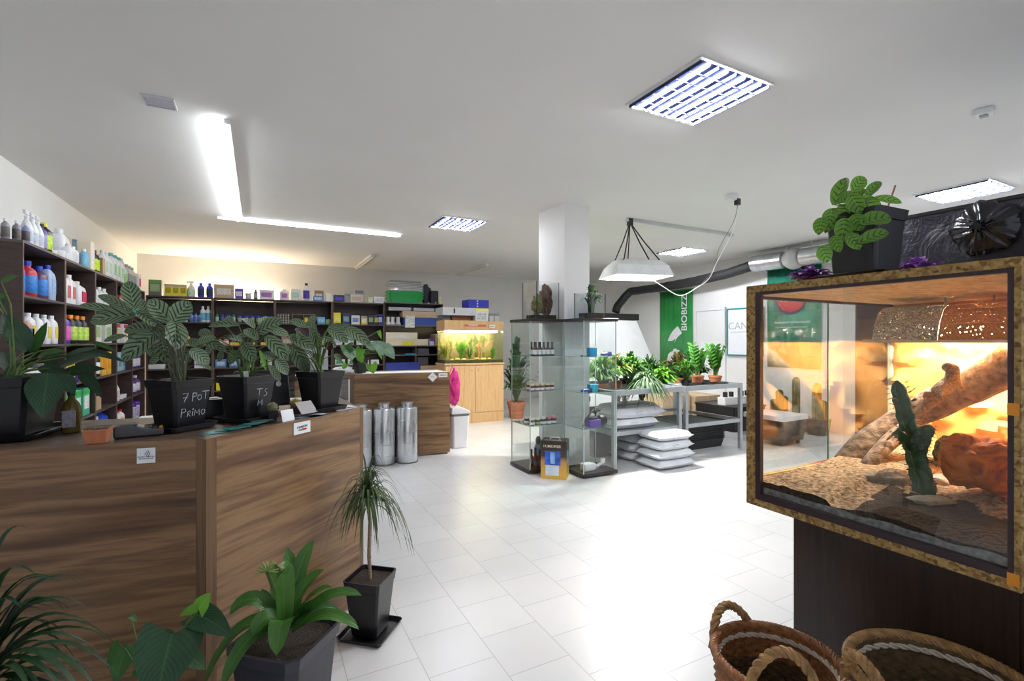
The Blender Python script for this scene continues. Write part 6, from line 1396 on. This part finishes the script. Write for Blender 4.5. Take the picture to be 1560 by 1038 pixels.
# heat lamp
t = thing('heat_lamp', 'heat lamp in a perforated metal shade under the terrarium ceiling', 'heat lamp', (TX, TY, TZ_))
pm, nt, b = base_mat('perforated_metal'); vo = N(nt, 'ShaderNodeTexVoronoi', i_Scale=190.0); nt.links.new(coords(nt), vo.inputs['Vector']); r = ramp(nt, [(.35, (.85, .82, .75)), (.6, (.42, .36, .28))]); nt.links.new(vo.outputs['Distance'], r.inputs[0]); nt.links.new(r.outputs[0], b.inputs['Base Color']); b.inputs['Roughness'].default_value = .4
bp = N(nt, 'ShaderNodeBump', i_Strength=.6, i_Distance=.004); nt.links.new(vo.outputs['Distance'], bp.inputs['Height']); nt.links.new(bp.outputs[0], b.inputs['Normal'])
am, nt, b2_ = base_mat('amber_mesh'); vo = N(nt, 'ShaderNodeTexVoronoi', i_Scale=190.0); nt.links.new(coords(nt), vo.inputs['Vector']); r = ramp(nt, [(.35, (.9, .45, .08)), (.55, (.6, .25, .03))]); nt.links.new(vo.outputs['Distance'], r.inputs[0]); nt.links.new(r.outputs[0], b2_.inputs['Base Color']); b2_.inputs['Roughness'].default_value = .5
for m_, hp in ((pm, 1), (am, 1)):
    nt = m_.node_tree; bs = nt.nodes['Principled BSDF']; vv = [n for n in nt.nodes if n.type == 'TEX_VORONOI'][0]
    hr = ramp(nt, [(.24, (1, 1, 1)), (.27, (0, 0, 0))]); nt.links.new(vv.outputs['Distance'], hr.inputs[0])
    tp_ = N(nt, 'ShaderNodeBsdfTransparent'); mx = N(nt, 'ShaderNodeMixShader'); nt.links.new(hr.outputs[0], mx.inputs[0]); nt.links.new(bs.outputs[0], mx.inputs[1]); nt.links.new(tp_.outputs[0], mx.inputs[2]); nt.links.new(mx.outputs[0], nt.nodes['Material Output'].inputs[0])
hx = .62
prof = [(hx, .60), (hx + .015, .66), (hx + .05, .715), (hx + .09, .735), (hx + .30, .735), (hx + .34, .60)]
def hood(y0, y1, m, nm, lb=None):
    g = G(); n = len(prof)
    for y in (y0, y1): g.add([(x, y, z) for x, z in prof])
    for i in range(n - 1): g.face([i, i + 1, n + i + 1, n + i])
    return g.build(nm, m, t, False, lb, solid=.003)
hood(.399, .61, pm, 'shade', 'silver perforated part of the shade'); hood(.03, .398, am, 'shade', 'amber coloured part of the shade')
G().extr([(hx, .60), (hx + .015, .66), (hx + .05, .715), (hx + .09, .735), (hx + .30, .735), (hx + .34, .60)], 1, .611, .614).build('end_plate', pm, t)
G().box(hx - .02, .025, .592, hx - .001, .64, .602).build('brim', mat((.75, .65, .45), .4, .3), t)
for y in (.42, .28): G().tube([(hx + .12, y, .737), (hx + .12, y, .765)], .003, 6).build('hook', m_alu, t)
G().tube([(hx + .16, .12, .64), (hx + .16, .50, .64)], .022, 12).build('bulb', emit((1, .90, .70), E_TERR), t, True)

# ------------------------------------------------------------------ on top of the terrarium
t = thing('potted_prayer_plant', 'trailing spotted green plant in black pot on the terrarium', 'potted plant', (1.815, .895, 1.6005), -.05)
z = pot_sq(t, .135, .17, .215, .22)
specs = [(1271, 313, 1289, 271, 19), (1299, 293, 1317, 270, 18), (1320, 302, 1341, 277, 14, .02, .05), (1331, 303, 1374, 310, 11, .0, .0), (1306, 302, 1336, 342, 30), (1311, 342, 1358, 333, 24, -.12, -.12), (1308, 371, 1354, 354, 17, -.14, -.14), (1290, 358, 1310, 381, 17, -.12, -.13),
         (1279, 329, 1257, 356, 19), (1253, 332, 1247, 359, 17), (1249, 376, 1261, 401, 18, -.1, -.1), (1288, 333, 1281, 371, 19, -.08, -.1), (1268, 361, 1280, 385, 14, -.1, -.12), (1279, 307, 1301, 293, 11), (1299, 306, 1320, 289, 11), (1295, 297, 1312, 326, 20, -.05, -.06), (1299, 328, 1313, 352, 20, -.1, -.1), (1275, 311, 1299, 303, 12), (1268, 318, 1262, 345, 18), (1290, 312, 1280, 335, 18)]
leaves(t, specs, 1.62, (-.03, -.02, z), [LF_MAR], seed=13, stem_r=.0022, stem_m=mat((.15, .16, .06), .5), jit=.03)
a_ = at(1350, 322, 1.62) - t.location; b_ = at(1362, 284, 1.64) - t.location
G().tube([a_ - Vector((0, 0, .06)), a_, b_], .003, 6).build('support_stick', mat((.35, .16, .10), .7), t)
bush('purple_plant', 'small purple leaved plant at the left edge of terrarium top', (1.78, 1.06, 1.601), 80, .085, .085, .028, [LF_PUR], None, 51, 0, .5, .2)
bush('purple_plant', 'small purple leaved plant right of the black pot', (2.10, .86, 1.601), 80, .09, .12, .03, [LF_PUR], None, 52, 0, .5, .2)
o = G().box(-.05, -.04, 0, .05, .04, .02).build('plastic_tray', mat((.7, .68, .7), .4), bevel=.004); G().box(-.045, -.035, .0205, .045, .035, .024).build('lid', m_white, o); place(o, (2.16, .74, 1.601), .3); tag(o, 'small pale tray in front of the right purple plant', 'tray')

# ------------------------------------------------------------------ wicker baskets
wk = [mat((.30, .12, .04), .55, var=.35, nscale=50), mat((.13, .08, .035), .6, var=.4, nscale=50), mat((.62, .52, .42), .6, var=.15, nscale=50), mat((.34, .185, .065), .55, var=.4, nscale=40)]
def rope(g, path, r, n=3, tw=26, rr=.55, closed=False):
    P = [Vector(p) for p in path]; m = len(P)
    for s in range(n):
        out = []
        for i in range(m):
            d = (P[(i + 1) % m] - P[(i - 1) % m]) if closed else (P[min(m - 1, i + 1)] - P[max(0, i - 1)]); d.normalize(); x = d.cross(Vector((0, 0, 1)))
            if x.length < .1: x = d.cross(Vector((0, 1, 0)))
            x.normalize(); y = d.cross(x); a = 2 * PI * (s / n + i / m * tw / 2); out.append(P[i] + (x * math.cos(a) + y * math.sin(a)) * r * .6)
        if closed: out.append(out[0])
        g.tube(out, r * rr, 6, not closed)
def basket(x, y, R0, R1, H, ha, label, light, tilt=0, hs=1.0, hh=.10):
    t = thing('wicker_basket', label, 'basket', (x, y, 0)); nst = 26; rows = int(H / .0115); gi = [G() for _ in range(4)]
    for i in range(rows):
        z = .012 + i * .0115; fr = z / H; R = R0 + (R1 - R0) * fr ** .7; m = light(fr, i); seg = nst * 4; pts_ = []
        for k in range(seg + 1):
            a = 2 * PI * k / seg; wv = .0035 * math.cos(a * nst + PI * (i % 2)); pts_.append(((R + wv) * math.cos(a), (R + wv) * math.sin(a), z))
        gi[m].tube(pts_, .0075, 5, False)
    for k in range(4):
        if gi[k].v: gi[k].build('weave', wk[k], t, True)
    g = G()
    for k in range(nst): a = 2 * PI * (k + .0) / nst; g.tube([(math.cos(a) * (R0 + (R1 - R0) * f ** .7), math.sin(a) * (R0 + (R1 - R0) * f ** .7), f * H) for f in (0, .3, .6, 1)], .005, 5)
    g.build('stake', wk[1], t, True); G().lathe([(R0, .004), (R0, .012)], 30).build('bottom', wk[1], t)
    g = G(); seg = 150; rope(g, [(math.cos(2 * PI * k / seg) * (R1 + .004), math.sin(2 * PI * k / seg) * (R1 + .004), H + .008) for k in range(seg)], .013, 5, 34, .5, True); g.build('rim', wk[0] if tilt else wk[3], t, True)
    g = G(); rope(g, [(math.cos(2 * PI * k / seg) * (R1 - .008), math.sin(2 * PI * k / seg) * (R1 - .008), H - .018) for k in range(seg)], .008, 3, 30, .5, True); g.build('pale_band', wk[2], t, True)
    for a0, hk in ha:
        p = []
        for k in range(25):
            s = k / 24; a = a0 + (s - .5) * .85 * hs; lift = math.sin(PI * s) ** .7 * hk; p.append((math.cos(a) * (R1 + .012 + .01 * math.sin(PI * s)), math.sin(a) * (R1 + .012 + .01 * math.sin(PI * s)), H - .03 + lift + (.0)))
        g = G(); rope(g, p, .0125, 3, 9, .62); g.build('handle', wk[3] if tilt else wk[3], t, True)
    return t
basket(1.36, .905, .125, .168, .45, ((1.5, .10), (-2.45, .17)), 'wicker basket with two rope handles at left of its larger twin', lambda f, i: 1 if f < .8 else 0, 1, 1.25, .13)
basket(1.49, .56, .14, .190, .555, ((2.7, .10), (-2.2, .07)), 'larger dark wicker basket at the right corner, before the stand', lambda f, i: 3 if .45 < f < .7 else 1, 0, 1.0, .10)

# ------------------------------------------------------------------ plants standing on the floor
t = thing('potted_clivia', 'broad strap leaved plant in a large grey tub before the counter', 'potted plant', (.085, 1.85, 0), .84)
p = G().taper(.20, .262, .012, .36, .22, 0, None, None).build('pot', mat((.028, .028, .038), .42, var=.2, nscale=40), t, bevel=.004)
G().taper(.268, .285, .345, .385, .22, .012).build('rim', mat((.03, .03, .042), .4, var=.15), p); G().taper(.245, .245, .33, .362, .2).build('soil', m_soil, t); G().taper(.25, .26, 0, .03, .2, .006).build('saucer', m_blackm, t)
DC = 1.69
specs = [(438, 950, 437, 834, 24, 0, .06, 0, (448, 900)), (446, 952, 478, 823, 22, 0, .08, 0, (440, 880)), (434, 958, 432, 868, 26, -.06, -.12, 0, (430, 850)), (438, 955, 494, 868, 22, 0, .02, 0, (450, 895)), (442, 958, 507, 895, 22, 0, .0, 0, (462, 905)),
         (444, 960, 551, 908, 15, 0, .0, 0, (500, 885)), (446, 962, 547, 960, 17, -.02, -.08, 0, (500, 915)), (425, 945, 349, 938, 20, 0, -.05, 0, (385, 885)), (428, 950, 310, 1048, 24, -.05, -.12, 0, (360, 925)), (430, 955, 338, 1050, 18, -.06, -.15, 0, (370, 950)),
         (432, 950, 384, 968, 22, -.05, -.12, 0, (405, 925)), (436, 955, 421, 1000, 27, -.08, -.16, 0, (428, 925)), (430, 945, 398, 898, 14, .02, .05, 0, (412, 925)), (440, 955, 520, 940, 16, .0, .02, 1, (480, 900)), (434, 950, 418, 858, 20, .04, .08, 0, (420, 900))]
leaves(t, specs, DC, (0, 0, .36), [LF_STRAP, LF_MID], seed=15, shape=2, stems=False, fold=.3, nbias=.55)
g = G(); O = t.location.copy(); iv = Matrix.Rotation(-.84, 4, 'Z'); q0, q1 = iv @ (at(434, 955, DC - .04) - O), iv @ (at(407, 872, DC - .06) - O); g.tube([q0, (q0 + q1) / 2 + Vector((0, 0, .02)), q1], [.009, .008, .006], 8)
g.build('flower_stalk', m_stem, t, True); g = G(); rd = random.Random(3)
for k in range(22):
    d = Vector((rd.uniform(-1, 1), rd.uniform(-1, 1), rd.uniform(-.1, 1))).normalized(); g.tube([q1, q1 + d * .022, q1 + d * .036], [.0018, .003, .002], 5)
g.build('flower_bud', mat((.32, .42, .12), .5, var=.3), t, True)
t = thing('potted_dracaena', 'thin stemmed dracaena in black pot at the counter corner', 'potted plant', (.475, 2.375, 0), DRZ)
z = pot_sq(t, .13, .178, .262, .235); z -= .03
g = G(); pts_ = [(0, 0, z), (-.004, .004, z + .15), (.0, 0, z + .30), (-.01, .01, z + .42)]; g.tube([Vector(pts_[0]).lerp(Vector(pts_[1]), k / 8) for k in range(9)] + [Vector(pts_[1]).lerp(Vector(pts_[2]), k / 8) for k in range(1, 9)] + [Vector(pts_[2]).lerp(Vector(pts_[3]), k / 6) for k in range(1, 7)], [.0085 + .0012 * (k % 2) for k in range(23)], 10)
g.build('trunk', mat((.30, .22, .14), .8, var=.3, nscale=90), t, True)
g = G(); rd = random.Random(12); top = Vector(pts_[3])
for k in range(160):
    g.cur = rd.randrange(2); a = rd.uniform(0, 2 * PI); e = rd.uniform(.15, 1.0); L = rd.uniform(.17, .30); s0 = top + Vector((0, 0, rd.uniform(-.06, .03))); out = Vector((math.cos(a), math.sin(a), 0))
    c = s0 + out * L * .55 * e + Vector((0, 0, L * (1.05 - .75 * e))); tip = s0 + out * L * (.35 + .45 * e) + Vector((0, 0, L * (.75 - 1.75 * e)))
    nl = Matrix.Rotation(-DRZ, 3, 'Z') @ Vector((-.669, .743, 0))
    c -= nl * max(0, c.dot(nl) - .15); tip -= nl * max(0, tip.dot(nl) - .165)
    g.leaf(s0, c, tip, rd.uniform(.007, .011), out * -.2 + Vector((0, 0, 1)), 9, .3, 1)
g.build('foliage', [leafmat((.075, .13, .04), (.035, .075, .02), name='thin_leaf'), leafmat((.13, .18, .06), (.05, .09, .03), name='thin_leaf')], t, True)
# anthurium
t = thing('potted_anthurium', 'plant with large heart shaped leaves before the counter corner post', 'potted plant', (-.27, 1.72, 0), .3)
pot_sq(t, .16, .2, .20)
specs = [(262, 968, 236, 1075, 70, -.04, -.16, 0), (190, 988, 176, 1045, 27, 0, -.04, 1), (184, 984, 164, 1020, 20, .03, 0, 1), (296, 936, 354, 972, 34, .02, -.02, 0), (303, 930, 321, 904, 22, 0, .02, 2), (300, 927, 273, 940, 12, .0, .0, 2), (288, 1000, 312, 1022, 22, 0, 0, 1), (210, 1030, 218, 1012, 14, 0, 0, 1), (252, 975, 240, 962, 22, .02, .04, 0), (200, 940, 208, 948, 8, 0, 0, 1)]
leaves(t, specs, 1.44, (0, 0, .19), [LF_DK, LF_MID, LF_BR], seed=17, shape=3, stem_r=.003, fold=.15)
# dracaena at lower left
t = thing('potted_dracaena', 'large dark arching dracaena at the lower left corner', 'potted plant', (-.60, 1.64, 0), .1)
z = pot_sq(t, .2, .26, .24)
G().tube([(0, 0, z), (.01, 0, z + .2), (0, .01, z + .40)], [.016, .014, .012], 10).build('trunk', mat((.14, .10, .07), .8, var=.3, nscale=90), t, True)
g = G(); rd = random.Random(19)
for k in range(90):
    g.cur = rd.randrange(2); a = rd.uniform(0, 2 * PI); e = rd.uniform(.05, 1.0); L = rd.uniform(.24, .44); s0 = Vector((0, .01, z + .40 - rd.uniform(0, .14))); out = Vector((math.cos(a), math.sin(a), 0))
    if out.y > 0: out.y *= .55
    c = s0 + out * L * .55 * e + Vector((0, 0, L * (.95 - .65 * e))); tip = s0 + out * L * (.30 + .65 * e) + Vector((0, 0, L * (.8 - 1.25 * e)))
    g.leaf(s0, c, tip, rd.uniform(.016, .026), out * -.2 + Vector((0, 0, 1)), 11, .3, 1)
g.build('foliage', [LF_DK, leafmat((.03, .08, .03), (.015, .045, .015), name='dark_strap_leaf')], t, True)
# vine plant in the tank on the right cabinet
bush('ivy_plant', 'leafy trailing plant growing out of the black framed tank', (CRX + .20, CRY + .14, 1.687), 44, .15, .36, .06, [LF_DK, LF_MID], None, 61, 3, .45, .6)
